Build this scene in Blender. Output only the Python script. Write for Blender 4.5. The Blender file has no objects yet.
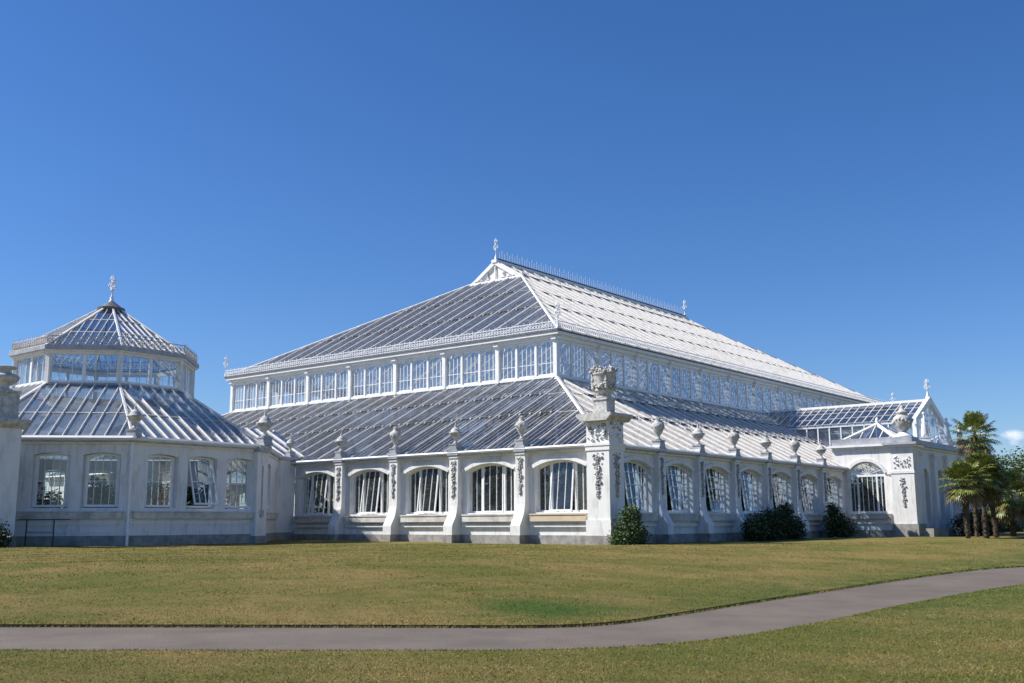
import bpy, bmesh, math, random
import numpy as np
from mathutils import Vector, Matrix
from mathutils.geometry import delaunay_2d_cdt
random.seed(4); np.random.seed(4)
R = math.radians; PI = math.pi
scene = bpy.context.scene; COL = scene.collection

# ------------------------------------------------------------------ camera
CAM = Vector((29.0063, -43.5838, 1.1446)); YAW, PIT, ROL, FPX = -0.6736, 0.1724, -0.0045, 1040.0
cd = bpy.data.cameras.new('camera'); cam = bpy.data.objects.new('camera', cd); COL.objects.link(cam)
F = Vector((math.cos(PIT)*math.sin(YAW), math.cos(PIT)*math.cos(YAW), math.sin(PIT)))
RT = Vector((math.cos(YAW), -math.sin(YAW), 0)); UP = RT.cross(F)
R2 = RT*math.cos(ROL)+UP*math.sin(ROL); U2 = -RT*math.sin(ROL)+UP*math.cos(ROL)
m = Matrix((R2, U2, -F)).transposed().to_4x4(); m.translation = CAM
cam.matrix_world = m
cd.sensor_width = 36; cd.lens = FPX/1024*36; cd.clip_end = 5000; cd.clip_start = .1
scene.camera = cam

# ------------------------------------------------------------------ world, sun, exposure
SUNV = Vector((-1.25, -1.0, 1.58)).normalized()
ELEV = math.asin(SUNV.z); AZ = math.atan2(SUNV.x, SUNV.y)      # clockwise from +Y
w = bpy.data.worlds.new('World'); scene.world = w; w.use_nodes = True
nt = w.node_tree; nt.nodes.clear()
def N(nt, t, **k):
    n = nt.nodes.new(t)
    for a, b in k.items(): setattr(n, a, b)
    return n
sky = N(nt, 'ShaderNodeTexSky', sky_type='NISHITA', sun_disc=False, sun_elevation=ELEV, sun_rotation=AZ,
        altitude=0, air_density=1.0, dust_density=0.3, ozone_density=4.0)
hsv = N(nt, 'ShaderNodeHueSaturation'); hsv.inputs['Saturation'].default_value = 1.20
gam = N(nt, 'ShaderNodeGamma'); gam.inputs['Gamma'].default_value = 1.0
tint = N(nt, 'ShaderNodeMix', data_type='RGBA', blend_type='MULTIPLY'); tint.inputs[0].default_value = 1
tint.inputs[7].default_value = (0.715, 0.80, 1.0, 1)
# one small cumulus low on the right, placed by world direction
tc = N(nt, 'ShaderNodeTexCoord'); nz = N(nt, 'ShaderNodeTexNoise'); nz.inputs['Scale'].default_value = 55; nz.inputs['Detail'].default_value = 5
mp = N(nt, 'ShaderNodeMapping'); mp.inputs['Scale'].default_value = (1, 1, 2.2)
nt.links.new(tc.outputs['Generated'], mp.inputs[0]); nt.links.new(mp.outputs[0], nz.inputs[0])
def cloud(dirv, rx, rz, soft):
    sub = N(nt, 'ShaderNodeVectorMath', operation='SUBTRACT'); sub.inputs[1].default_value = dirv
    nt.links.new(tc.outputs['Generated'], sub.inputs[0])
    sc = N(nt, 'ShaderNodeVectorMath', operation='MULTIPLY'); sc.inputs[1].default_value = (1/rx, 1/rx, 1/rz)
    nt.links.new(sub.outputs[0], sc.inputs[0])
    ln = N(nt, 'ShaderNodeVectorMath', operation='LENGTH'); nt.links.new(sc.outputs[0], ln.inputs[0])
    a = N(nt, 'ShaderNodeMath', operation='SUBTRACT'); a.inputs[0].default_value = 1; nt.links.new(ln.outputs['Value'], a.inputs[1])
    n2 = N(nt, 'ShaderNodeMath', operation='MULTIPLY_ADD'); n2.inputs[1].default_value = 3.6; n2.inputs[2].default_value = -2.0
    nt.links.new(nz.outputs[0], n2.inputs[0])
    b = N(nt, 'ShaderNodeMath', operation='ADD'); nt.links.new(a.outputs[0], b.inputs[0]); nt.links.new(n2.outputs[0], b.inputs[1])
    r = N(nt, 'ShaderNodeMapRange'); r.inputs['From Min'].default_value = 0.0; r.inputs['From Max'].default_value = soft
    nt.links.new(b.outputs[0], r.inputs[0]); return r.outputs[0]
c1 = cloud((-0.2185, 0.9722, 0.0725), .017, .0050, .9)
c2 = cloud((-0.2050, 0.9745, 0.0600), .020, .0040, 1.1)
mx = N(nt, 'ShaderNodeMath', operation='MAXIMUM'); nt.links.new(c1, mx.inputs[0]); nt.links.new(c2, mx.inputs[1])
ml = N(nt, 'ShaderNodeMath', operation='MULTIPLY'); ml.inputs[1].default_value = .75; nt.links.new(mx.outputs[0], ml.inputs[0])
cm = N(nt, 'ShaderNodeMix', data_type='RGBA'); cm.inputs[7].default_value = (8.0, 8.3, 9.0, 1)
bg = N(nt, 'ShaderNodeBackground'); bg.inputs['Strength'].default_value = 0.10
out = N(nt, 'ShaderNodeOutputWorld')
nt.links.new(sky.outputs[0], gam.inputs[0]); nt.links.new(gam.outputs[0], hsv.inputs['Color'])
nt.links.new(hsv.outputs[0], tint.inputs[6]); nt.links.new(tint.outputs[2], cm.inputs[6])
nt.links.new(ml.outputs[0], cm.inputs[0]); nt.links.new(cm.outputs[2], bg.inputs['Color'])
nt.links.new(bg.outputs[0], out.inputs[0])
sl = bpy.data.lights.new('sun', 'SUN'); sl.energy = 5.0; sl.angle = R(.53); sl.color = (1, .965, .90)
so = bpy.data.objects.new('sun', sl); COL.objects.link(so); so.location = (-60, -60, 80)
so.rotation_euler = SUNV.to_track_quat('Z', 'Y').to_euler()
scene.view_settings.view_transform = 'Standard'; scene.view_settings.look = 'None'
scene.view_settings.exposure = 0.38; scene.view_settings.gamma = 1
try:
    scene.cycles.transparent_max_bounces = 24; scene.cycles.max_bounces = 8
except Exception: pass

# ------------------------------------------------------------------ materials
MATS = {}
def mat(name, col, rough=.6, metal=0, col2=None, nscale=3, nmin=.4, nmax=.65, bump=0, bscale=20, spec=.4, stretch=(1, 1, 1), detail=6):
    mt = bpy.data.materials.new(name); mt.use_nodes = True; t = mt.node_tree
    b = t.nodes['Principled BSDF']; b.inputs['Base Color'].default_value = (*col, 1); b.inputs['Roughness'].default_value = rough
    b.inputs['Metallic'].default_value = metal; b.inputs['Specular IOR Level'].default_value = spec
    tc = N(t, 'ShaderNodeTexCoord'); mp = N(t, 'ShaderNodeMapping'); mp.inputs['Scale'].default_value = stretch
    g = N(t, 'ShaderNodeNewGeometry'); t.links.new(g.outputs['Position'], mp.inputs[0])
    if col2:
        n = N(t, 'ShaderNodeTexNoise'); n.inputs['Scale'].default_value = nscale; n.inputs['Detail'].default_value = detail; n.inputs['Roughness'].default_value = .65
        t.links.new(mp.outputs[0], n.inputs[0])
        r = N(t, 'ShaderNodeMapRange'); r.inputs['From Min'].default_value = nmin; r.inputs['From Max'].default_value = nmax
        t.links.new(n.outputs[0], r.inputs[0])
        x = N(t, 'ShaderNodeMix', data_type='RGBA'); x.inputs[6].default_value = (*col, 1); x.inputs[7].default_value = (*col2, 1)
        t.links.new(r.outputs[0], x.inputs[0]); t.links.new(x.outputs[2], b.inputs['Base Color'])
    if bump:
        n = N(t, 'ShaderNodeTexNoise'); n.inputs['Scale'].default_value = bscale; n.inputs['Detail'].default_value = 4
        t.links.new(g.outputs['Position'], n.inputs[0])
        bb = N(t, 'ShaderNodeBump'); bb.inputs['Strength'].default_value = bump; bb.inputs['Distance'].default_value = .02
        t.links.new(n.outputs[0], bb.inputs['Height']); t.links.new(bb.outputs[0], b.inputs['Normal'])
    MATS[name] = mt; return mt
mat('wall', (.76, .75, .73), .7, col2=(.52, .50, .46), nscale=1.7, nmin=.5, nmax=.82, bump=.15, bscale=8, stretch=(1, 1, .45))
mat('plinth', (.36, .34, .31), .85, col2=(.20, .19, .18), nscale=2.2, bump=.4)
mat('sill', (.66, .63, .57), .8, col2=(.42, .39, .35), nscale=1.5, bump=.2)
mat('white', (.82, .82, .82), .45, col2=(.66, .65, .63), nscale=2.5, nmin=.5, nmax=.75)
mat('rib', (.82, .79, .75), .5, col2=(.58, .54, .48), nscale=2.0, nmin=.48, nmax=.72)
mat('bar', (.58, .54, .49), .5, col2=(.30, .27, .24), nscale=3.0, nmin=.45, nmax=.7)
mat('lead', (.42, .43, .46), .5, col2=(.26, .27, .29), nscale=1.6)
mat('dark_lead_and_shade', (.16, .16, .17), .6, col2=(.09, .09, .10), nscale=4)
mat('darkmetal', (.05, .05, .055), .6)
mat('stone', (.62, .60, .57), .8, col2=(.33, .32, .30), nscale=5, bump=.5)
mat('relief', (.60, .59, .57), .85, col2=(.14, .14, .14), nscale=14, nmin=.42, nmax=.58, bump=.5)
mat('soil', (.075, .060, .035), .95, col2=(.03, .025, .018), nscale=3)
mat('bark', (.11, .08, .055), .95, col2=(.05, .038, .028), nscale=9, bump=.8)
mat('floor', (.05, .055, .04), .9, col2=(.03, .035, .02), nscale=.6)

def add_streaks(name, dark, amount):
    t = MATS[name].node_tree; b = t.nodes['Principled BSDF']; src = b.inputs['Base Color'].links[0].from_socket
    g = N(t, 'ShaderNodeNewGeometry'); mp = N(t, 'ShaderNodeMapping'); mp.inputs['Scale'].default_value = (5.5, 5.5, .55)
    n = N(t, 'ShaderNodeTexNoise'); n.inputs['Scale'].default_value = 1; n.inputs['Detail'].default_value = 6; n.inputs['Roughness'].default_value = .7
    t.links.new(g.outputs['Position'], mp.inputs[0]); t.links.new(mp.outputs[0], n.inputs[0])
    q = N(t, 'ShaderNodeMapRange'); q.inputs['From Min'].default_value = .54; q.inputs['From Max'].default_value = .80; q.inputs['To Max'].default_value = amount
    t.links.new(n.outputs[0], q.inputs[0]); x = N(t, 'ShaderNodeMix', data_type='RGBA'); x.inputs[7].default_value = (*dark, 1)
    t.links.new(q.outputs[0], x.inputs[0]); t.links.new(src, x.inputs[6]); t.links.new(x.outputs[2], b.inputs['Base Color'])
add_streaks('wall', (.26, .25, .21), .75); add_streaks('stone', (.16, .16, .14), .8); add_streaks('plinth', (.09, .10, .07), .8)

def glass_mat(name, tintc, dcol, fd, ior=1.5, rough=.03, dirt=True):
    """single-sheet glazing: see-through + diffuse grime + fresnel reflection"""
    mt = bpy.data.materials.new(name); mt.use_nodes = True; t = mt.node_tree; t.nodes.clear()
    o = N(t, 'ShaderNodeOutputMaterial'); tr = N(t, 'ShaderNodeBsdfTransparent'); tr.inputs[0].default_value = (*tintc, 1)
    df = N(t, 'ShaderNodeBsdfDiffuse'); df.inputs[0].default_value = (*dcol, 1)
    gl = N(t, 'ShaderNodeBsdfGlossy'); gl.inputs['Roughness'].default_value = rough; gl.inputs[0].default_value = (1, 1, 1, 1)
    m1 = N(t, 'ShaderNodeMixShader'); m2 = N(t, 'ShaderNodeMixShader')
    g = N(t, 'ShaderNodeNewGeometry')
    n = N(t, 'ShaderNodeTexNoise'); n.inputs['Scale'].default_value = 1.1; n.inputs['Detail'].default_value = 7; n.inputs['Roughness'].default_value = .7
    r = N(t, 'ShaderNodeMapRange'); r.inputs['From Min'].default_value = .3; r.inputs['From Max'].default_value = .7
    r.inputs['To Min'].default_value = fd*.55; r.inputs['To Max'].default_value = min(1, fd*1.45)
    t.links.new(g.outputs['Position'], n.inputs[0]); t.links.new(n.outputs[0], r.inputs[0])
    vo = N(t, 'ShaderNodeTexVoronoi'); vo.inputs['Scale'].default_value = 1.35; t.links.new(g.outputs['Position'], vo.inputs['Vector'])      # patchy diffuse tone painted in for reflections that vary by pane
    vr = N(t, 'ShaderNodeMapRange'); vr.inputs['To Min'].default_value = .45; vr.inputs['To Max'].default_value = 1.9; t.links.new(vo.outputs['Color'], vr.inputs[0])
    vm = N(t, 'ShaderNodeMath', operation='MULTIPLY'); t.links.new(r.outputs[0], vm.inputs[0]); t.links.new(vr.outputs[0], vm.inputs[1]); t.links.new(vm.outputs[0], m1.inputs[0])
    t.links.new(tr.outputs[0], m1.inputs[1]); t.links.new(df.outputs[0], m1.inputs[2])
    lw = N(t, 'ShaderNodeLayerWeight'); lw.inputs[0].default_value = .5      # 'Facing' = 1-|cos|, the same from both sides of the sheet
    pw = N(t, 'ShaderNodeMath', operation='POWER'); pw.inputs[1].default_value = 4.2; t.links.new(lw.outputs['Facing'], pw.inputs[0])
    fr = N(t, 'ShaderNodeMath', operation='MULTIPLY_ADD'); fr.inputs[1].default_value = .88; fr.inputs[2].default_value = .07; t.links.new(pw.outputs[0], fr.inputs[0])
    # faint unevenness of old panes
    n2 = N(t, 'ShaderNodeTexNoise'); n2.inputs['Scale'].default_value = 1.7; bp = N(t, 'ShaderNodeBump'); bp.inputs['Strength'].default_value = .12; bp.inputs['Distance'].default_value = .05
    t.links.new(g.outputs['Position'], n2.inputs[0]); t.links.new(n2.outputs[0], bp.inputs['Height']); t.links.new(bp.outputs[0], gl.inputs['Normal'])
    t.links.new(fr.outputs[0], m2.inputs[0]); t.links.new(m1.outputs[0], m2.inputs[1]); t.links.new(gl.outputs[0], m2.inputs[2])
    t.links.new(m2.outputs[0], o.inputs[0]); MATS[name] = mt
glass_mat('pane', (.90, .94, .93), (.35, .37, .38), .05)
glass_mat('roofglass', (.46, .53, .63), (.20, .24, .32), .08, rough=.08)
glass_mat('clearroof', (.80, .86, .92), (.30, .33, .38), .05, rough=.06)
glass_mat('octglass', (.50, .56, .62), (.24, .265, .30), .40, rough=.12)
glass_mat('lanternglass', (.90, .93, .95), (.55, .58, .62), .07)

def leaf_mat(name, cA, cB, rough=.5):
    mt = bpy.data.materials.new(name); mt.use_nodes = True; t = mt.node_tree
    b = t.nodes['Principled BSDF']; b.inputs['Roughness'].default_value = rough; b.inputs['Specular IOR Level'].default_value = .35
    g = N(t, 'ShaderNodeNewGeometry'); n = N(t, 'ShaderNodeTexNoise'); n.inputs['Scale'].default_value = .9; n.inputs['Detail'].default_value = 4
    t.links.new(g.outputs['Position'], n.inputs[0])
    a = N(t, 'ShaderNodeMath', operation='ADD'); t.links.new(n.outputs[0], a.inputs[0]); t.links.new(g.outputs['Random Per Island'], a.inputs[1])
    h = N(t, 'ShaderNodeMapRange'); h.inputs['From Min'].default_value = .35; h.inputs['From Max'].default_value = 1.6; t.links.new(a.outputs[0], h.inputs[0])
    x = N(t, 'ShaderNodeMix', data_type='RGBA'); x.inputs[6].default_value = (*cA, 1); x.inputs[7].default_value = (*cB, 1)
    t.links.new(h.outputs[0], x.inputs[0]); t.links.new(x.outputs[2], b.inputs['Base Color'])
    b.inputs['Transmission Weight'].default_value = 0
    MATS[name] = mt
leaf_mat('leaf_dark', (.012, .028, .010), (.045, .080, .022))
leaf_mat('leaf_mid', (.035, .065, .018), (.10, .15, .045))
leaf_mat('leaf_far', (.05, .085, .035), (.12, .17, .07))
leaf_mat('leaf_palm', (.065, .10, .02), (.31, .32, .09), .4)
leaf_mat('leaf_dead', (.10, .075, .035), (.22, .17, .08), .8)
leaf_mat('blade_dry', (.10, .115, .03), (.30, .26, .12), .7)

def ground_mat():
    mt = bpy.data.materials.new('lawn'); mt.use_nodes = True; t = mt.node_tree
    b = t.nodes['Principled BSDF']; b.inputs['Roughness'].default_value = .95; b.inputs['Specular IOR Level'].default_value = .1
    g = N(t, 'ShaderNodeNewGeometry')
    def noise(s, d=5, rg=.6, stretch=None):
        n = N(t, 'ShaderNodeTexNoise'); n.inputs['Scale'].default_value = s; n.inputs['Detail'].default_value = d; n.inputs['Roughness'].default_value = rg
        t.links.new(g.outputs['Position'], n.inputs[0]); return n.outputs[0]
    def mr(s, a, c, lo=0, hi=1):
        r = N(t, 'ShaderNodeMapRange'); r.inputs['From Min'].default_value = a; r.inputs['From Max'].default_value = c
        r.inputs['To Min'].default_value = lo; r.inputs['To Max'].default_value = hi; t.links.new(s, r.inputs[0]); return r.outputs[0]
    def mixc(f, a, c, mode='MIX'):
        x = N(t, 'ShaderNodeMix', data_type='RGBA', blend_type=mode)
        for i, v in ((0, f), (6, a), (7, c)):
            if isinstance(v, (float, int)): x.inputs[i].default_value = v
            elif isinstance(v, tuple): x.inputs[i].default_value = (*v, 1)
            else: t.links.new(v, x.inputs[i])
        return x.outputs[2]
    base = mixc(mr(noise(.20, 9, .72), .42, .58), (.150, .152, .034), (.290, .212, .076))
    base = mixc(mr(noise(2.0, 9, .8), .48, .75, 0, .6), base, (.32, .245, .102))
    base = mixc(mr(noise(1.1, 6, .7), .5, .72, 0, .6), base, (.115, .140, .028))
    # the one lush patch by the path
    vs = N(t, 'ShaderNodeVectorMath', operation='SUBTRACT'); vs.inputs[1].default_value = (17.9, -28.5, 0); t.links.new(g.outputs['Position'], vs.inputs[0])
    vm = N(t, 'ShaderNodeVectorMath', operation='MULTIPLY'); vm.inputs[1].default_value = (.66, .66, 0); t.links.new(vs.outputs[0], vm.inputs[0])
    vl = N(t, 'ShaderNodeVectorMath', operation='LENGTH'); t.links.new(vm.outputs[0], vl.inputs[0])
    ad = N(t, 'ShaderNodeMath', operation='MULTIPLY_ADD'); ad.inputs[1].default_value = 1.6; t.links.new(noise(1.2, 5, .7), ad.inputs[0]); t.links.new(vl.outputs['Value'], ad.inputs[2])
    base = mixc(mr(ad.outputs[0], 1.15, 2.1, .95, 0), base, (.068, .125, .024))
    sx = N(t, 'ShaderNodeSeparateXYZ'); t.links.new(g.outputs['Position'], sx.inputs[0])
    dx = N(t, 'ShaderNodeMath', operation='SUBTRACT'); dx.inputs[1].default_value = 20.7; t.links.new(sx.outputs[0], dx.inputs[0])
    ax = N(t, 'ShaderNodeMath', operation='ABSOLUTE'); t.links.new(dx.outputs[0], ax.inputs[0])
    def mul(a_, b_):
        q = N(t, 'ShaderNodeMath', operation='MULTIPLY'); t.links.new(a_, q.inputs[0]); t.links.new(b_, q.inputs[1]); return q.outputs[0]
    gm = mul(mul(mr(ax.outputs[0], 1.6, 4.6, 1, 0), mr(sx.outputs[1], -30, -24, 0, 1)), mr(noise(.9, 7, .75), .36, .58, 0, 1))
    base = mixc(gm, base, (.095, .130, .030))
    base = mixc(mr(noise(45, 6, .85), .35, .7, 0, 1), base, mixc(.32, base, (.08, .075, .022)), 'MIX')
    t.links.new(base, b.inputs['Base Color'])
    bp = N(t, 'ShaderNodeBump'); bp.inputs['Strength'].default_value = .9; bp.inputs['Distance'].default_value = .06
    t.links.new(noise(30, 6, .8), bp.inputs['Height']); t.links.new(bp.outputs[0], b.inputs['Normal'])
    MATS['lawn'] = mt
ground_mat()
mat('asphalt', (.190, .156, .124), .9, col2=(.112, .094, .078), nscale=.8, nmin=.30, nmax=.75, bump=.8, bscale=45, detail=12, stretch=(1, 1, 1), spec=.2)

# ------------------------------------------------------------------ mesh helpers
class MB:
    def __init__(s, M=None): s.v = []; s.f = []; s.m = []; s.names = []; s.M = M or Matrix(); s.smooth = set()
    def mi(s, n):
        if n not in s.names: s.names.append(n)
        return s.names.index(n)
    def add(s, vs, fs, mn, smooth=False):
        b = len(s.v); k = s.mi(mn)
        for p in vs: s.v.append(tuple(s.M @ Vector(p)))
        for f in fs:
            if smooth: s.smooth.add(len(s.f))
            s.f.append(tuple(b+i for i in f)); s.m.append(k)
    def box(s, x0, x1, y0, y1, z0, z1, mn):
        s.add([(x0, y0, z0), (x1, y0, z0), (x1, y1, z0), (x0, y1, z0), (x0, y0, z1), (x1, y0, z1), (x1, y1, z1), (x0, y1, z1)],
              [(0, 3, 2, 1), (4, 5, 6, 7), (0, 1, 5, 4), (1, 2, 6, 5), (2, 3, 7, 6), (3, 0, 4, 7)], mn)
    def beam(s, a, b, w, h, mn, up=(0, 0, 1)):
        a = Vector(a); b = Vector(b); d = (b-a).normalized(); up = Vector(up)
        sd = d.cross(up)
        if sd.length < 1e-4: sd = d.cross(Vector((1, 0, 0)))
        sd.normalize(); u = sd.cross(d).normalized()
        vs = []
        for p in (a, b):
            for i, j in ((-1, -1), (1, -1), (1, 1), (-1, 1)): vs.append(p+sd*(i*w/2)+u*(j*h/2))
        s.add(vs, [(0, 1, 2, 3), (7, 6, 5, 4), (0, 4, 5, 1), (1, 5, 6, 2), (2, 6, 7, 3), (3, 7, 4, 0)], mn)
    def poly_prism(s, pts, axis, a0, a1, mn):
        """pts 2-D, extruded along axis ('x': pts are (y,z); 'y': pts are (x,z); 'z': (x,y))"""
        def P(p, a): return {'x': (a, p[0], p[1]), 'y': (p[0], a, p[1]), 'z': (p[0], p[1], a)}[axis]
        n = len(pts); s.add([P(p, a0) for p in pts]+[P(p, a1) for p in pts],
              [tuple(range(n))[::-1], tuple(range(n, 2*n))]+[(i, (i+1) % n, n+(i+1) % n, n+i) for i in range(n)], mn)
    def lathe(s, prof, mn, c=(0, 0, 0), seg=16, smooth=True, sq=None):
        n = seg; vs = []; fs = []
        for r, z in prof:
            for k in range(n):
                a = 2*PI*k/n; rr = r
                if sq: rr = r*sq(a, z)
                vs.append((c[0]+rr*math.cos(a), c[1]+rr*math.sin(a), c[2]+z))
        for j in range(len(prof)-1):
            for k in range(n): fs.append((j*n+k, j*n+(k+1) % n, (j+1)*n+(k+1) % n, (j+1)*n+k))
        fs.append(tuple(range(n))[::-1]); fs.append(tuple((len(prof)-1)*n+k for k in range(n)))
        s.add(vs, fs, mn, smooth)
    def blob(s, c, r, mn, jit=.25, sc=(1, 1, 1)):
        t = (1+5**.5)/2
        V = [(-1, t, 0), (1, t, 0), (-1, -t, 0), (1, -t, 0), (0, -1, t), (0, 1, t), (0, -1, -t), (0, 1, -t), (t, 0, -1), (t, 0, 1), (-t, 0, -1), (-t, 0, 1)]
        Fc = [(0, 11, 5), (0, 5, 1), (0, 1, 7), (0, 7, 10), (0, 10, 11), (1, 5, 9), (5, 11, 4), (11, 10, 2), (10, 7, 6), (7, 1, 8), (3, 9, 4), (3, 4, 2), (3, 2, 6), (3, 6, 8), (3, 8, 9), (4, 9, 5), (2, 4, 11), (6, 2, 10), (8, 6, 7), (9, 8, 1)]
        vs = []
        for v in V:
            v = Vector(v).normalized()*r*random.uniform(1-jit, 1+jit); vs.append((c[0]+v.x*sc[0], c[1]+v.y*sc[1], c[2]+v.z*sc[2]))
        s.add(vs, Fc, mn, True)
    def mesh(s, name):
        me = bpy.data.meshes.new(name); me.from_pydata(s.v, [], s.f)
        for n in s.names: me.materials.append(MATS[n])
        me.polygons.foreach_set('material_index', s.m)
        if s.smooth:
            sm = [i in s.smooth for i in range(len(s.f))]; me.polygons.foreach_set('use_smooth', sm)
        me.update(); return me
    def build(s, name, parent=None, **k): return link(name, s.mesh(name), parent, **k)
def link(name, me, parent=None, loc=None, rz=None):
    o = bpy.data.objects.new(name, me); COL.objects.link(o)
    if parent: o.parent = parent
    if loc is not None: o.location = loc
    if rz is not None: o.rotation_euler = (0, 0, rz)
    return o
def tag(o, label, cat, group=None):
    o['label'] = label; o['category'] = cat
    if group: o['group'] = group
    return o
def thing(name, label, cat, loc=(0, 0, 0), rz=0, group=None):
    o = bpy.data.objects.new(name, None); COL.objects.link(o); o.location = loc; o.rotation_euler = (0, 0, rz); o.empty_display_size = .3
    return tag(o, label, cat, group)
def copy_tree(o, parent=None):
    c = o.copy(); COL.objects.link(c); c.parent = parent
    for ch in list(o.children): copy_tree(ch, c)
    return c
def struct(o, kind='structure'): o['kind'] = kind; return o
def TR(x, y, z, rz): return Matrix.Translation((x, y, z)) @ Matrix.Rotation(rz, 4, 'Z')

# ================================================================== GROUND
UPE = [(-95, -105), (-40, -70.9), (-10, -50.6), (4.2, -40.8), (12.0, -35.4), (17.2, -31.75), (19.1, -30.4), (19.62, -29.5), (19.66, -28.0), (19.46, -23.7), (19.15, -14.2), (19.15, -8), (19.6, -4.6), (21.0, -1.6), (25, 2.5), (40, 10), (120, 40)]
LOW = [(-93, -108), (-38, -73.6), (-8, -53.3), (6.6, -43.0), (15.2, -37.0), (19.3, -34.0), (21.1, -32.5), (22.0, -30.6), (22.25, -27.5), (22.15, -23.1), (22.3, -16.5), (22.9, -12), (24.5, -8), (28, -4), (42, 3), (122, 34)]
def spline(P, n=14):
    out = []
    for i in range(len(P)-1):
        p0 = Vector(P[max(i-1, 0)]); p1 = Vector(P[i]); p2 = Vector(P[i+1]); p3 = Vector(P[min(i+2, len(P)-1)])
        L = (p2-p1).length; k = max(2, min(60, int(L/.35)))
        for j in range(k):
            t = j/k
            # tangents scaled to the local segment: no overshoot
            t1 = (p2-p0).normalized()*L; t2 = (p3-p1).normalized()*L
            h = (2*t**3-3*t*t+1)*p1+(t**3-2*t*t+t)*t1+(-2*t**3+3*t*t)*p2+(t**3-t*t)*t2
            out.append((h.x, h.y))
    out.append(P[-1]); return out
UE = spline(UPE); LE = spline(LOW)
UEa = np.array(UE); LEa = np.array(LE)
def segdist(P, poly):
    P = np.asarray(P, float); A = poly[:-1]; B = poly[1:]; d = B-A; L2 = (d**2).sum(1)
    best = np.full(len(P), 1e9)
    for i in range(len(A)):
        t = np.clip(((P-A[i])@d[i])/L2[i], 0, 1); q = A[i]+t[:, None]*d[i]
        best = np.minimum(best, np.hypot(*(P-q).T))
    return best
UEc = UEa[::4]; UEc = np.vstack([UEc, UEa[-1]])
PZ = -0.45
def inpoly(P, poly):
    P = np.asarray(P, float); x, y = P[:, 0], P[:, 1]; r = np.zeros(len(P), bool); n = len(poly); j = n-1
    for i in range(n):
        xi, yi = poly[i]; xj, yj = poly[j]
        c = ((yi > y) != (yj > y)) & (x < (xj-xi)*(y-yi)/(yj-yi+1e-12)+xi); r ^= c; j = i
    return r
PATHPOLY = UE+LE[::-1]
BANKPOLY = UE+[(400, 40), (400, 600), (-400, 600), (-400, -105)]
def lawn_z(P):
    P = np.asarray(P, float); x, y = P[:, 0], P[:, 1]
    dist = segdist(P, UEc); bank = inpoly(P, BANKPOLY)
    sm = lambda q: np.clip(q, 0, 1)**2*(3-2*np.clip(q, 0, 1))
    s = sm(dist/15.0); s1 = sm((dist+1.5)/13.5)-sm(np.full(1, 1.5/13.5)); s2 = sm((dist-11)/9)
    und = .035*np.sin(x*.31+1)*np.cos(y*.27)+.02*np.sin(x*.9+y*.7)+.012*np.sin(2.1*x-1.3*y)
    zb = PZ+.045+.53*s1-(.06-.10*np.clip((-x-2)/20, 0, 1))*s2 + und*np.clip(dist/4, 0, 1)*np.clip(1.6-s, 0, 1)
    zf = PZ+.02+und*.7*np.clip(dist/8-.3, 0, 1)
    return np.where(bank, zb, zf)
def tri_sheet(name, pts, edges, keep, zfun, mn, skirt=None):
    vs, es, fs, *_ = delaunay_2d_cdt([Vector(p) for p in pts], edges, [], 0, 1e-5)
    V = np.array([(v.x, v.y) for v in vs]); C = np.array([V[list(f)].mean(0) for f in fs]); k = keep(C)
    Z = zfun(V); me = bpy.data.meshes.new(name)
    me.from_pydata([(*V[i], Z[i]) for i in range(len(V))], [], [tuple(f) for f, q in zip(fs, k) if q])
    bm = bmesh.new(); bm.from_mesh(me); loose = [v for v in bm.verts if not v.link_faces]; bmesh.ops.delete(bm, geom=loose, context='VERTS')
    for f in bm.faces:
        f.normal_update()
        if f.normal.z < 0: f.normal_flip()
        f.smooth = True
    bm.to_mesh(me); bm.free(); me.materials.append(MATS[mn]); return link(name, me)
pts = []
for x in np.arange(-46, 44, .8):
    for y in np.arange(-46, 46, .8): pts.append((x+random.uniform(-.2, .2), y+random.uniform(-.2, .2)))
for x in np.arange(-390, 391, 14):
    for y in np.arange(-100, 580, 14):
        if not (-47 < x < 45 and -47 < y < 47): pts.append((x+.3, y+.2))
pts = [p for p, d1, d2, q in zip(pts, segdist(pts, UEc), segdist(pts, LEa[::4]), inpoly(pts, PATHPOLY)) if d1 > .3 and d2 > .3 and not q]
n0 = len(pts); pts += UE+LE; e = [(n0+i, n0+i+1) for i in range(len(UE)-1)]+[(n0+len(UE)+i, n0+len(UE)+i+1) for i in range(len(LE)-1)]
struct(tri_sheet('lawn', pts, e, lambda C: ~inpoly(C, PATHPOLY), lawn_z, 'lawn'))
g = MB(); g.add([(-3000, -3000, -.75), (3000, -3000, -.75), (3000, 3000, -.75), (-3000, 3000, -.75)], [(0, 1, 2, 3)], 'lawn'); struct(g.build('ground'))
# path surface
k = min(len(UE), len(LE)); ui = np.linspace(0, 1, 260)
def resamp(P, t):
    P = np.array(P); s = np.r_[0, np.cumsum(np.hypot(*np.diff(P, axis=0).T))]; s /= s[-1]; return np.c_[np.interp(t, s, P[:, 0]), np.interp(t, s, P[:, 1])]
pe = len(UE)
g = tri_sheet('path', UE+LE, [(i, i+1) for i in range(pe-1)]+[(pe+i, pe+i+1) for i in range(len(LE)-1)], lambda C: inpoly(C, PATHPOLY), lambda V: np.full(len(V), PZ), 'asphalt'); struct(g)
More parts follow.
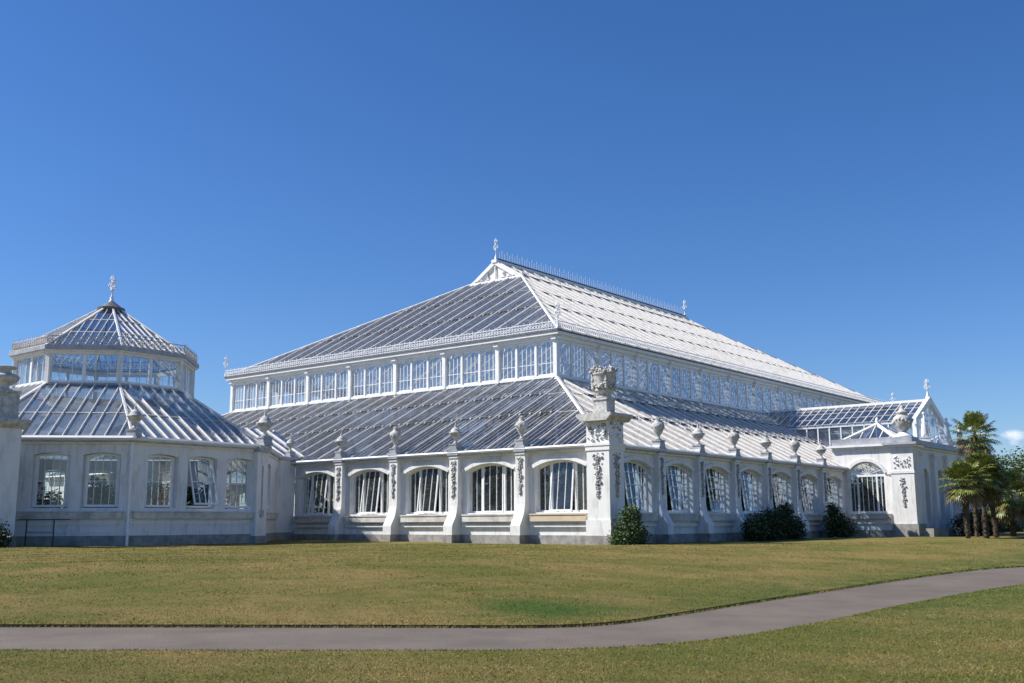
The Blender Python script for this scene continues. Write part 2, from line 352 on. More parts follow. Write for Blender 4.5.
# earth edge where the turf is cut above the path
g = MB()
for E_, sgn in ((UE, 1), (LE, 0)):
    zz = lawn_z(np.array(E_)+(np.array((-.02, .03)) if sgn else np.array((.02, -.03))))
    hi = (PZ+.045) if sgn else (PZ+.02)
    for i in range(len(E_)-1):
        a, b = E_[i], E_[i+1]; g.add([(*a, PZ-.05), (*b, PZ-.05), (*b, hi+.0), (*a, hi+.0)], [(0, 1, 2, 3)], 'soil')
struct(g.build('turf_edge'))

# grass blades: one object of uncountable blades
def blades():
    n = 260000
    # polar scatter round the viewing area, denser close by
    r = 9+46*np.random.rand(n*2)**1.5; a = YAW+np.random.uniform(-.56, .56, n*2)
    P = np.c_[CAM.x+r*np.sin(a), CAM.y+r*np.cos(a)]
    ok = ~inpoly(P, PATHPOLY) & ~((P[:, 0] < .9) & (P[:, 1] > -1.1)) & ~((P[:, 0] < 5.6) & (P[:, 1] > 31)) & ~((P[:, 0] < -17.3) & (P[:, 1] > -21))
    P = P[ok][:n]; r = r[ok][:n]; n = len(P); z = lawn_z(P)
    q = []
    for E_, sg in ((UEa, 1), (LEa, -1)):
        A_ = E_[:-1]; D_ = E_[1:]-A_; L_ = np.hypot(*D_.T); k_ = np.random.choice(len(A_), 26000, p=np.where(np.hypot(*(A_-[20, -25]).T) < 45, L_, 0)/np.where(np.hypot(*(A_-[20, -25]).T) < 45, L_, 0).sum())
        nn = np.c_[-D_[k_, 1], D_[k_, 0]]/L_[k_][:, None]; q.append(A_[k_]+D_[k_]*np.random.rand(26000, 1)+nn*(np.random.randn(26000, 1)*.035-sg*.0))
    P = np.vstack([P]+q); r = np.hypot(P[:, 0]-CAM.x, P[:, 1]-CAM.y); n = len(P); z = np.r_[z, np.full(52000, PZ+.012)]
    h = (.007+.010*np.random.rand(n))*(1+r/60); h[-52000:] *= 1.7; wd = (.003+.003*np.random.rand(n))*(1+r/22)
    th = np.random.rand(n)*2*PI; ln = .022*np.random.randn(n, 2)
    d = np.c_[np.cos(th), np.sin(th)]
    V = np.zeros((n, 3, 3)); V[:, 0, :2] = P-d*wd[:, None]; V[:, 1, :2] = P+d*wd[:, None]; V[:, 2, :2] = P+ln
    V[:, 0, 2] = V[:, 1, 2] = z-.006; V[:, 2, 2] = z+h
    me = bpy.data.meshes.new('grass'); me.vertices.add(3*n); me.vertices.foreach_set('co', V.ravel())
    me.loops.add(3*n); me.loops.foreach_set('vertex_index', np.arange(3*n, dtype=np.int32)); me.polygons.add(n)
    me.polygons.foreach_set('loop_start', np.arange(0, 3*n, 3, dtype=np.int32)); me.update(); me.validate()
    me.materials.append(MATS['lawn_blade'])
    o = link('grass', me); tag(o, 'short parched mown grass blades over the lawn', 'grass'); struct(o, 'stuff')
# blade material: the lawn's colours with per-blade spread
lb = MATS['lawn'].copy(); lb.name = 'lawn_blade'; t = lb.node_tree
b = t.nodes['Principled BSDF']; src = b.inputs['Base Color'].links[0].from_socket
g_ = N(t, 'ShaderNodeNewGeometry'); hs = N(t, 'ShaderNodeHueSaturation')
mr_ = N(t, 'ShaderNodeMapRange'); mr_.inputs['To Min'].default_value = 1.0; mr_.inputs['To Max'].default_value = 1.55
t.links.new(g_.outputs['Random Per Island'], mr_.inputs[0]); t.links.new(mr_.outputs[0], hs.inputs['Value']); t.links.new(src, hs.inputs['Color']); t.links.new(hs.outputs[0], b.inputs['Base Color'])
for l in list(b.inputs['Normal'].links): t.links.remove(l)
MATS['lawn_blade'] = lb
blades()

# ================================================================== MAIN GLASSHOUSE
H = 5.0; BL, CL = 4.694, .301; BR, CR = 4.4346, .692
X0, Y1 = -54.8, 83.3
LX, LY = 10.37, 10.37; ZS, ZE = 10.39, 13.44
main = thing('glasshouse', 'large white Victorian glasshouse with a two tier glazed hipped roof', 'glasshouse')

def arch_pts(cx, w_, zs, zc, n=12):
    """segmental arch through (cx-w/2,zs),(cx,zc),(cx+w/2,zs)"""
    rise = zc-zs; hw = w_/2
    if rise < hw*.98:
        r = (hw*hw+rise*rise)/(2*rise); c = zc-r; a = math.asin(hw/r)
        return [(cx+r*math.sin(-a+2*a*i/n), c+r*math.cos(-a+2*a*i/n)) for i in range(n+1)]
    return [(cx+hw*math.sin(-PI/2+PI*i/n), zs+rise*math.cos(-PI/2+PI*i/n)) for i in range(n+1)]
def wall_run(mb, x0, x1, openings, z0, z1, th=.50, mn='wall', n=12):
    """wall in the local frame: outer face at y=0, inner at y=th"""
    cur = x0
    for cx, w_, zb, zs, zc in sorted(openings):
        mb.box(cur, cx-w_/2, 0, th, z0, z1, mn); mb.box(cx-w_/2, cx+w_/2, 0, th, z0, zb, mn)
        A = arch_pts(cx, w_, zs, zc, n)
        for i in range(n):
            (xa, za), (xb, zb_) = A[i], A[i+1]
            mb.add([(xa, 0, za), (xb, 0, zb_), (xb, 0, z1), (xa, 0, z1), (xa, th, za), (xb, th, zb_), (xb, th, z1), (xa, th, z1)],
                   [(0, 1, 2, 3), (7, 6, 5, 4), (4, 5, 1, 0), (3, 2, 6, 7)], mn)
        cur = cx+w_/2
    mb.box(cur, x1, 0, th, z0, z1, mn)
WW, WZ0, WZS, WZC = 3.3, 1.66, 3.93, 4.30
left_c = [-(CL+BL*(k+.5)) for k in range(0, 5)]; left_c[0] = -2.66
left_p = [-(CL+BL*(k+1)) for k in range(0, 4)]
right_c = [CR+BR*(k+.5) for k in range(0, 7)]
right_p = [CR+BR*(k+1) for k in range(0, 6)]
far_c = [51.6+BR*(k+.5) for k in range(0, 7)]; far_p = [51.6+BR*(k+1) for k in range(0, 6)]
lk_c = [-(CL+BL*(k+.5)) for k in range(7, 11)]       # short wall beyond the octagon
ops = lambda cs: [(c, WW, WZ0, WZS, WZC) for c in cs]
def run_wall(name, M, x0, x1, cs):
    a = MB(M); wall_run(a, x0, x1, ops(cs), .5, H-.02); return a.build(name, main)
run_wall('wall', TR(0, 0, 0, 0), -23.5, -.3, left_c)
run_wall('wall', TR(0, 0, 0, 0), X0, -31.4, lk_c)
run_wall('wall', TR(0, 0, 0, PI/2), .3, 31.7, right_c)
run_wall('wall', TR(0, 0, 0, PI/2), 51.5, Y1, far_c)
# the sides turned away from the picture
run_wall('wall', TR(X0, Y1, 0, -PI/2), .4, Y1-.4, [3+4.6*k for k in range(17)])
run_wall('wall', TR(0, Y1, 0, PI), .4, -X0-.4, [3+4.6*k for k in range(11)])
a = MB()
for M, x0, x1 in ((TR(0, 0, 0, 0), -23.5, -.3), (TR(0, 0, 0, 0), X0, -31.4), (TR(0, 0, 0, PI/2), .3, 31.7), (TR(0, 0, 0, PI/2), 51.5, Y1), (TR(X0, Y1, 0, -PI/2), 0, Y1), (TR(0, Y1, 0, PI), 0, -X0)):
    a.M = M; a.box(x0, x1, -.09, .40, -.5, .498, 'plinth')
a.build('plinth', main)
# gutter / cornice
a = MB(); SEG = [(TR(0, 0, 0, 0), -23.5, -.28), (TR(0, 0, 0, 0), X0, -31.4), (TR(0, 0, 0, PI/2), .28, 31.9), (TR(0, 0, 0, PI/2), 51.5, Y1)]
for M, x0, x1 in SEG:
    a = MB(M); a.box(x0, x1, -.20, .05, 4.70, 4.82, 'wall'); a.box(x0, x1, -.40, .10, 4.823, 4.98, 'lead')
    a.beam((x0, -.40, 4.96), (x1, -.40, 4.96), .12, .12, 'white', (0, 1, 1)); a.build('gutter', main)

# ---- windows: frame with two side lights and a top-hung middle sash
def window_frame(w_, z0, zs, zc, mullx, sidebars=1, transom=None, t=.07, gl='pane', gy=.34):
    a = MB(); h0 = z0
    A = arch_pts(0, w_, zs, zc, 12)
    def top(x):
        for i in range(12):
            if A[i][0]-1e-6 <= x <= A[i+1][0]+1e-6:
                f = (x-A[i][0])/(A[i+1][0]-A[i][0]); return A[i][1]*(1-f)+A[i+1][1]*f
        return zs
    hw = w_/2
    a.box(-hw, -hw+t, gy-.05, gy+.05, z0, zs, 'white'); a.box(hw-t, hw, gy-.05, gy+.05, z0, zs, 'white')
    a.box(-hw+t, hw-t, gy-.055, gy+.055, z0, z0+.10, 'white')
    for i in range(12):
        a.beam((A[i][0], gy, A[i][1]-.04), (A[i+1][0], gy, A[i+1][1]-.04), .09, .09, 'white', (0, 1, 0))
    for x in mullx: a.box(x-.055, x+.055, gy-.07, gy+.06, z0+.1, top(x)-.03, 'white')
    xs = [-hw]+list(mullx)+[hw]
    for s_ in (0, len(xs)-2):
        for j in range(sidebars):
            x = xs[s_]+(xs[s_+1]-xs[s_])*(j+1)/(sidebars+1); a.box(x-.013, x+.013, gy-.03, gy+.03, z0+.1, top(x)-.05, 'white')
    if transom:
        for z in transom:
            for s_ in (0, len(xs)-2):
                a.box(xs[s_]+.05, xs[s_+1]-.05, gy-.025, gy+.025, z-.018, z+.018, 'white')
    # glass of the side lights
    for s_ in (0, len(xs)-2):
        xa, xb = xs[s_], xs[s_+1]; P = [(xa, gy, z0+.05), (xb, gy, z0+.05)]+[(xb+(xa-xb)*q/4, gy, top(xb+(xa-xb)*q/4)-.02) for q in range(5)]
        a.add(P, [tuple(range(len(P)))], gl)
    return a.mesh('window'), top
def sash_mesh(xa, xb, z0, top, bars, rails=(), gl='pane'):
    """origin at the top hinge line"""
    zt = top(0); a = MB(); wd = xb-xa; hgt = zt-z0-.12; zsd = top(xa)-zt
    a.box(xa+.01, xa+.08, -.035, .035, -hgt, zsd-.03, 'white'); a.box(xb-.08, xb-.01, -.035, .035, -hgt, zsd-.03, 'white')
    a.box(xa+.01, xb-.01, -.036, .036, -hgt-.09, -hgt, 'white')
    for i in range(6):
        u = xa+wd*i/6; v = xa+wd*(i+1)/6; a.beam((u, 0, top(u)-zt-.05), (v, 0, top(v)-zt-.05), .08, .08, 'white', (0, 1, 0))
    for j in range(bars):
        x = xa+wd*(j+1)/(bars+1); a.box(x-.013, x+.013, -.026, .026, -hgt, top(x)-zt-.06, 'white')
    for z in rails: a.box(xa+.07, xb-.07, -.02, .02, z-zt-.018, z-zt+.018, 'white')
    P = [(xa+.05, 0, -hgt), (xb-.05, 0, -hgt)]+[(xb-.05+(xa-xb+.1)*q/4, 0, top(xb-.05+(xa-xb+.1)*q/4)-zt-.04) for q in range(5)]
    p = MB(); p.add([(P_[0], P_[1]+.004, P_[2]) for P_ in P], [tuple(range(len(P)))], gl)
    return a.mesh('sash'), p.mesh('pane'), zt
wf, wtop = window_frame(WW-.02, WZ0, WZS, WZC, (-.78, .78))
ws, wp, wzt = sash_mesh(-.72, .72, WZ0, wtop, 2)
wf2, _ = window_frame(WW-.02, WZ0, WZS, WZC, (-.78, .78), transom=(2.35, 3.05, 3.7))
ws2, wp2, _ = sash_mesh(-.72, .72, WZ0, wtop, 2, (2.35, 3.05, 3.7))
def place_window(M, cx, ang, meshes, parent, zt, gy=.34):
    me, sm, pm = meshes; loc = M @ Vector((cx, 0, 0)); rz = M.to_euler().z
    o = link('window', me, parent, loc, rz); s_ = link('sash', sm, o, (0, gy-.045, zt)); s_.rotation_euler = (-R(ang), 0, 0)
    p = link('pane', pm, o, (0, gy-.045, zt)); p.rotation_euler = (-R(ang), 0, 0); return o
for c, an in zip(left_c, (6.5, 0.5, 7.5, 7.5, 7)): place_window(TR(0, 0, 0, 0), c, an, (wf, ws, wp), main, wzt)
for i, c in enumerate(right_c): place_window(TR(0, 0, 0, PI/2), c, (8, 8, 8, 7, 8, 7, 6)[i], (wf2, ws2, wp2), main, wzt)
for i, c in enumerate(far_c): place_window(TR(0, 0, 0, PI/2), c, 6, (wf2, ws2, wp2), main, wzt)
for k in range(17): place_window(TR(X0, Y1, 0, -PI/2), 3+4.6*k, 1, (wf2, ws2, wp2), main, wzt)
for k in range(11): place_window(TR(0, Y1, 0, PI), 3+4.6*k, 1, (wf2, ws2, wp2), main, wzt)
# sills, ledge mouldings and arch hoods per bay
def sill_mesh(x0, x1, smat='sill'):
    a = MB(); a.box(x0, x1, -.30, 0, 1.20, 1.52, smat); a.box(x0-.02, x1+.02, -.34, -.0, 1.523, 1.60, smat)
    a.box(x0-.1, x1+.1, -.16, 0, .92, 1.04, 'wall'); a.box(x0-.1, x1+.1, -.10, 0, .86, .917, 'wall'); return a.mesh('sill')
def hood_mesh():
    a = MB(); A = arch_pts(0, WW+.02, WZS+.02, WZC+.03, 14); B = arch_pts(0, WW+.34, WZS+.16, WZC+.22, 14)
    for i in range(14):
        P = [A[i], A[i+1], B[i+1], B[i]]
        a.poly_prism([P[0], P[1], P[2], P[3]], 'y', -.11, -.002, 'wall')
    for s_ in (-1, 1):
        x0, x1 = sorted((s_*(WW/2+.17), s_*(WW/2+.36))); a.box(x0, x1, -.108, -.003, WZS-.02, WZS+.16, 'wall')
    return a.mesh('hood')
sm1 = sill_mesh(-1.75, 1.75); hm = hood_mesh(); MATS['sill_new'] = None
mat('sill_new', (.60, .50, .35), .8, col2=(.50, .42, .32), nscale=2)
smn = sill_mesh(-1.75, 1.75, 'sill_new')
for i, c in enumerate(left_c):
    o = link('sill', smn if i == 0 else sm1, main, (c, 0, 0), 0)
    if i == 0: o['label'] = 'ochre sandstone sill'
    link('hood', hm, main, (c, 0, 0), 0)
for c in right_c+far_c: link('sill', sm1, main, (0, c, 0), PI/2); link('hood', hm, main, (0, c, 0), PI/2)

# ---- pilasters with garlands
def garland(a, x, y, z1, z0, w_, mn='relief', seed=1):
    rs = random.Random(seed); z = z1; i = 0
    L = z1-z0
    while z > z0:
        f = (z1-z)/L; ww = w_*(1-.55*f)*(1 if int(f*9) % 2 == 0 else .55)
        for q in range(3):
            st = random.getstate(); random.seed(rs.random()); a.blob((x+rs.uniform(-ww, ww)/2, y-rs.uniform(.01, .05), z+rs.uniform(-.04, .04)), rs.uniform(.035, .075), mn, .35, (1, .8, 1)); random.setstate(st)
        z -= .075
pil = MB(); prof = [(0, .5), (-.80, .5), (-.80, .98), (-.74, 1.12), (-.62, 1.30), (-.50, 1.52), (-.42, 1.78), (-.36, 2.1), (-.34, 2.4), (-.34, 4.62), (-.40, 4.68), (-.40, 4.80), (0, 4.80)]
pil.poly_prism(prof, 'x', -.32, .32, 'wall'); pil.box(-.34, .34, -.86, 0, -.5, .497, 'plinth'); pil.box(-.38, .38, -.46, .0, 4.825, 5.06, 'lead')
pm = pil.mesh('pilaster')
gms = []
for s_ in range(2):
    ga = MB(); garland(ga, 0, -.34, 4.5, 2.55, .34, seed=s_+3); gms.append(ga.mesh('garland'))
def place_pil(x, y, rz, i): o = link('pilaster', pm, main, (x, y, 0), rz); link('garland', gms[i % 2], o, (0, 0, 0)); return o
for i, x in enumerate(left_p): place_pil(x, 0, 0, i)
for i, y in enumerate(right_p+far_p): place_pil(0, y, PI/2, i)

# ---- corner pier
a = MB(); px0, px1, py0, py1 = -.27, 1.05, -1.04, .28
a.box(px0, px1, py0, py1, .62, 6.05, 'wall'); a.box(px0-.10, px1+.10, py0-.10, py1+.1, -.5, .50, 'plinth')
a.box(px0-.06, px1+.06, py0-.06, py1+.06, .503, 1.25, 'wall')
a.box(px0-.05, px1+.05, py0-.05, py1+.05, 4.62, 4.98, 'wall'); a.box(px0-.09, px1+.09, py0-.09, py1+.09, 4.84, 4.96, 'wall')
a.poly_prism([(px0-.1, 6.05), (px1+.1, 6.05), (px1+.36, 6.30), (px1+.36, 6.42), (px0-.36, 6.42), (px0-.36, 6.30)], 'y', py0-.36, py1+.36, 'stone')
pier = a.build('corner_pier', main)
def relief_mesh(M):
    a = MB(M); garland(a, .39, -1.04, 4.45, 2.35, .55, seed=8); garland(a, .39, -1.04, 4.3, 2.6, .3, seed=9)
    b_ = MB(M)
    for q in range(34):
        b_.blob((px0+.12+random.random()*1.08, -1.06-random.random()*.05, 5.1+random.random()*.85), random.uniform(.05, .10), 'white' if q % 3 else 'relief', .35)
    return a, b_
for nm_, q_ in zip(('garland', 'carving'), relief_mesh(Matrix())): q_.build(nm_, pier)
MR = Matrix.Translation((0, 0, 0)) @ Matrix.Translation((.39, -.38, 0)) @ Matrix.Rotation(PI/2, 4, 'Z') @ Matrix.Translation((-.39, .38, 0))
for nm_, q_ in zip(('garland', 'carving'), relief_mesh(MR)): q_.build(nm_, pier)

# ---- glazed slopes
def slope(A, B, C, D, major, nminor, gl='roofglass', purl=(), rows=(), rh=.105, rw=.05, mh=.05, mw=.02, off=0.0, hips=True, hw_=.19, hinge_n=True, majm='rib'):
    """A->B eave, D->C top edge (over A and B side). One mesh."""
    A, B, C, D = map(Vector, (A, B, C, D)); mb = MB(); e = (B-A); L = e.length; e.normalize()
    n = e.cross(D-A).normalized()
    if n.z < 0: n = -n
    u = n.cross(e).normalized()
    if u.z < 0: u = -u
    poly = [((P-A).dot(e), (P-A).dot(u)) for P in (A, B, C, D)]
    mb.add([A, B, C, D], [(0, 1, 2, 3)], gl)
    T = max(p[1] for p in poly)
    (s3, t3), (s2, t2) = poly[3], poly[2]
    def tmax(s):
        t = T
        if s3 > 0 and s < s3: t = min(t, t3*s/s3)
        if s2 < L and s > s2: t = min(t, t2*(L-s)/(L-s2))
        # top edge may slope
        if abs(s2-s3) > .01: t = min(t, t3+(t2-t3)*(s-s3)/(s2-s3)) if s3 <= s <= s2 else t
        return t
    def tmin_s(t):  # extent along e at height t
        return (s3*t/t3 if t3 else 0), (L-(L-s2)*t/t2)
    NM = max(1, round(L/major)); st = L/NM
    for i in range(NM*nminor+1):
        s = i*st/nminor; t1 = tmax(s)
        if t1 < .25: continue
        if i % nminor == 0: h_, w_, mm = rh, rw, majm
        else: h_, w_, mm = mh, mw, 'bar'
        a = A+e*s+n*(h_/2+off); b = a+u*(t1-.01); mb.beam(a, b, w_, h_, mm, n)
    for f in purl:
        t = T*f; a, b = tmin_s(t); mb.beam(A+e*a+u*t+n*.02, A+e*b+u*t+n*.02, .06, .05, 'bar', n)
    for f in rows:      # vent lights: short raised bars between the ribs
        t = T*f; a, b = tmin_s(t)
        for i in range(NM):
            sa = i*st+.12; sb = (i+1)*st-.12
            if sa > a+.2 and sb < b-.2:
                mb.beam(A+e*sa+u*t+n*.08, A+e*sb+u*t+n*.08, .07, .10, 'dark_lead_and_shade', n)
                for q in (.2, .8): mb.beam(A+e*(sa+(sb-sa)*q)+u*(t-.16)+n*.09, A+e*(sa+(sb-sa)*q)+u*(t+.02)+n*.12, .05, .04, 'rib', n)
    if hips:
        mb.beam(A+n*.06, D+n*.06, hw_, hw_*.8, majm, n)
    return mb
xL, xR, yN, yF = -44.46, -LX, LY, 72.85
XI, YI = X0, Y1
def quad4(z0, z1, o, i):
    """four slopes between outer rect o and inner rect i"""
    (ax, bx, ay, by), (cx, dx, cy, dy) = o, i
    return [((ax, ay, z0), (bx, ay, z0), (dx, cy, z1), (cx, cy, z1)), ((bx, ay, z0), (bx, by, z0), (dx, dy, z1), (dx, cy, z1)),
            ((bx, by, z0), (ax, by, z0), (cx, dy, z1), (dx, dy, z1)), ((ax, by, z0), (ax, ay, z0), (cx, cy, z1), (cx, dy, z1))]
for i, q in enumerate(quad4(5.02, ZS, (X0, .12, -.12, Y1), (xL, xR, yN, yF))):
    slope(*q, 1.52, 4, rows=(.43, .72) if i < 2 else (.5,), purl=(.43, .72)).build('lower_roof', main)
# upper roof with gablets at both ridge ends
ZR, YR0 = 23.70, 24.9; XC = (xL+xR)/2; YR1 = yN+yF-YR0; ZG = 22.0; HG = (ZR-ZG)/(ZR-ZE)*((xR-xL)/2)
ov = .50; zo = ZE
ex = dict(l=xL-ov, r=xR+ov, n=yN-ov, f=yF+ov)
up_s = slope((ex['l'], ex['n'], zo), (ex['r'], ex['n'], zo), (XC+HG, YR0, ZG), (XC-HG, YR0, ZG), 1.60, 4, rows=(.36, .68), purl=(.36, .68), rh=.12, rw=.07)
up_s.build('upper_roof', main)
slope((ex['r'], ex['n'], zo), (ex['r'], ex['f'], zo), (XC+HG, YR1, ZG), (XC+HG, YR0, ZG), 1.60, 4, rows=(.40, .68), purl=(.4, .7), rh=.15, rw=.10, mh=.06, gl='roofglass').build('upper_roof', main)
slope((ex['r'], ex['f'], zo), (ex['l'], ex['f'], zo), (XC-HG, YR1, ZG), (XC+HG, YR1, ZG), 1.60, 4, rh=.13, gl='roofglass').build('upper_roof', main)
slope((ex['l'], ex['f'], zo), (ex['l'], ex['n'], zo), (XC-HG, YR0, ZG), (XC-HG, YR1, ZG), 1.60, 4, rh=.13, gl='roofglass').build('upper_roof', main)
# ridge roof above the gablets
for s_ in (1, -1):
    slope((XC+s_*HG, YR0 if s_ > 0 else YR1, ZG), (XC+s_*HG, YR1 if s_ > 0 else YR0, ZG), (XC, YR1 if s_ > 0 else YR0, ZR), (XC, YR0 if s_ > 0 else YR1, ZR), 1.60, 4, rh=.13, hips=False, gl='clearroof').build('ridge_roof', main)
a = MB(); a.box(XC-.28, XC+.28, YR0-.3, YR1+.3, ZR-.12, ZR+.14, 'white'); a.box(XC-.16, XC+.16, YR0, YR1, ZR+.143, ZR+.30, 'darkmetal')
a.beam((XC+HG+.05, YR0, ZG+.10), (XC+HG+.05, YR1, ZG+.10), .10, .10, 'lead'); a.build('ridge', main)
for yy, s_ in ((YR0, -1), (YR1, 1)):
    a = MB(); w_ = HG+.15
    for sg in (-1, 1):
        a.beam((XC+sg*w_, yy+s_*.12, ZG-.05), (XC, yy+s_*.12, ZR+.10), .16, .34, 'white', (0, 1, 0)) if False else a.poly_prism([(XC+sg*w_, ZG-.15), (XC+sg*(w_-.5), ZG-.15), (XC, ZR-.28), (XC, ZR+.12)], 'y', yy+s_*.22, yy+s_*.02, 'white')
        for q in (.28, .5, .72):
            x = XC+sg*w_*q; zt = ZG+(ZR-ZG)*(1-q)-.2; c = (ZG+zt)/2
            a.lathe([(.16, 0), (.2, .03), (.16, .06)], 'white', (x, yy+s_*.12, ZG+.12), 8)
            a.beam((x, yy+s_*.12, ZG), (x+sg*.12, yy+s_*.12, zt), .06, .06, 'white')
    a.box(XC-w_, XC+w_, min(yy+s_*.24, yy), max(yy+s_*.24, yy), ZG-.20, ZG+.05, 'white'); a.box(XC-.05, XC+.05, min(yy+s_*.16, yy+s_*.08), max(yy+s_*.16, yy+s_*.08), ZG, ZR, 'white')
    a.poly_prism([(XC-w_+.4, ZG), (XC+w_-.4, ZG), (XC, ZR-.25)], 'y', *sorted((yy-s_*.02, yy+s_*.01)), 'rib')
    for sg in (-1, 1):
        for q in (.3, .55): a.lathe([(.0, 0), (.17, .001), (.17, .03), (0, .031)], 'lead', (XC+sg*w_*q, yy+s_*.03, ZG+.35+.25*(1-q)), 8)
    a.build('gablet', main)
# cresting
def cresting(a, p, q, h=.55, step=.30, mn='white', kind='fret'):
    p = Vector(p); q = Vector(q); L = (q-p).length; d = (q-p)/L; n = max(2, int(L/step)); st = L/n; Z = Vector((0, 0, 1))
    if kind == 'fret':
        for z in (.05, h*.78): a.beam(p+Z*z, q+Z*z, .035, .045, mn)
        for i in range(n+1):
            c = p+d*(i*st); a.beam(c, c+Z*(h if i % 2 else h*.8), .03, .03, mn, d)
            if i < n:
                m0 = c+d*(st/2); zc = h*.42; rr = min(st*.42, h*.3)
                P = [m0+d*rr, m0+Z*rr*1.1, m0-d*rr, m0-Z*rr*1.1]
                for j in range(4): a.beam(P[j]+Z*zc, P[(j+1) % 4]+Z*zc, .03, .035, mn, d.cross(Z))
    else:
        a.beam(p+Z*.1, q+Z*.1, .03, .03, mn); a.beam(p+Z*(h*.55), q+Z*(h*.55), .02, .02, mn)
        for i in range(n+1):
            c = p+d*(i*st); a.beam(c, c+Z*(h if i % 2 else h*.72), .018, .018, mn, d); a.beam(c+Z*h*.62-d*.09, c+Z*h*.62+d*.09, .018, .03, mn)
E4 = [(ex['l'], ex['n']), (ex['r'], ex['n']), (ex['r'], ex['f']), (ex['l'], ex['f'])]
for i in range(4):
    p, q = E4[i], E4[(i+1) % 4]; a = MB(); cresting(a, (*p, ZE+.06), (*q, ZE+.06), .66, .25); a.build('cresting', main)
a = MB(); cresting(a, (XC, YR0+.5, ZR+.3), (XC, YR1-.5, ZR+.3), .90, .36, kind='spike'); a.build('ridge_cresting', main)
# eave fascia and soffit, lantern sill, posts, lights
a = MB()
for i in range(4):
    p, q = Vector((*E4[i], 0)), Vector((*E4[(i+1) % 4], 0)); d = (q-p).normalized(); ins = Vector((-d.y, d.x, 0))
    for (o1, o2, z0, z1, mn) in ((-.06, .10, ZE-.06, ZE+.04, 'dark_lead_and_shade'), (.02, .30, ZE-.26, ZE-.063, 'white'), (.30, .62, ZE-.50, ZE-.12, 'white')):  # dark top strip paints the shading line under the cresting
        c = [p+ins*o1+d*o1, q+ins*o1-d*o1, q+ins*o2-d*o2, p+ins*o2+d*o2]
        a.add([(v.x, v.y, z0) for v in c]+[(v.x, v.y, z1) for v in c], [(3, 2, 1, 0), (4, 5, 6, 7), (0, 1, 5, 4), (1, 2, 6, 5), (2, 3, 7, 6), (3, 0, 4, 7)], mn)
a.build('cornice', main)
I4 = [(xL, yN), (xR, yN), (xR, yF), (xL, yF)]
a = MB()
for i in range(4):
    p, q = Vector((*I4[i], 0)), Vector((*I4[(i+1) % 4], 0)); d = (q-p).normalized(); ins = Vector((-d.y, d.x, 0))
    for (o1, o2, z0, z1) in ((-.14, .10, ZS+.02, ZS+.20), (-.05, .08, ZE-.62, ZE-.50)):
        c = [p+ins*o1+d*o1, q+ins*o1-d*o1, q+ins*o2-d*o2, p+ins*o2+d*o2]
        a.add([(v.x, v.y, z0) for v in c]+[(v.x, v.y, z1) for v in c], [(3, 2, 1, 0), (4, 5, 6, 7), (0, 1, 5, 4), (1, 2, 6, 5), (2, 3, 7, 6), (3, 0, 4, 7)], 'white')
a.build('lantern_sill', main)
def lantern_light(L_):
    a = MB(); z0, z1 = ZS+.19, ZE-.61; W3 = L_/3; g = 0.0
    for k_ in (1, 2): a.box(-L_/2+k_*W3-.075, -L_/2+k_*W3+.075, -.10, .06, z0, z1, 'white')
    for k_ in range(3):
        xa = -L_/2+k_*W3+.09; xb = xa+W3-.18
        a.box(xa, xa+.07, -.03, .03, z0, z1, 'white'); a.box(xb-.07, xb, -.03, .03, z0, z1, 'white')
        a.box(xa, xb, -.03, .03, z0+.003, z0+.1, 'white')
        for q in (1, 2, 3): x = xa+(xb-xa)*q/4; a.box(x-.022, x+.022, -.028, .028, z0+.1, z1-.05, 'white')
        a.box(xa+.07, xb-.07, -.026, .026, z0+(z1-z0)*.36-.02, z0+(z1-z0)*.36+.02, 'white')
        # arched head with spandrels
        A = arch_pts((xa+xb)/2, xb-xa, z1-.28, z1-.06, 8)
        for j in range(8): a.poly_prism([A[j], A[j+1], (A[j+1][0], z1), (A[j][0], z1)], 'y', -.032, .032, 'white')
    a.add([(-L_/2, 0.005, z0), (L_/2, 0.005, z0), (L_/2, 0.005, z1), (-L_/2, 0.005, z1)], [(0, 1, 2, 3)], 'lanternglass')
    return a.mesh('lantern_window')
nS, nE = 7, 13; lS = (xR-xL)/nS; lE = (yF-yN)/nE; mS = lantern_light(lS); mE = lantern_light(lE)
for k_ in range(nS): link('lantern_window', mS, main, (xL+lS*(k_+.5), yN, 0), 0); link('lantern_window', mS, main, (xL+lS*(k_+.5), yF, 0), PI)
for k_ in range(nE): link('lantern_window', mE, main, (xR, yN+lE*(k_+.5), 0), PI/2); link('lantern_window', mE, main, (xL, yN+lE*(k_+.5), 0), -PI/2)
a = MB(); a.box(-.15, .15, -.18, .12, ZS+.02, ZE-.5, 'white'); a.box(-.19, .19, -.34, .0, ZE-.56, ZE-.38, 'white'); pmm = a.mesh('post')
for k_ in range(nS+1): link('post', pmm, main, (xL+lS*k_, yN, 0), 0); link('post', pmm, main, (xL+lS*k_, yF, 0), PI)
for k_ in range(1, nE): link('post', pmm, main, (xR, yN+lE*k_, 0), PI/2); link('post', pmm, main, (xL, yN+lE*k_, 0), -PI/2)
for k_ in (0, nE): link('post', pmm, main, (xR+.0, yN+lE*k_, 0), PI/2)
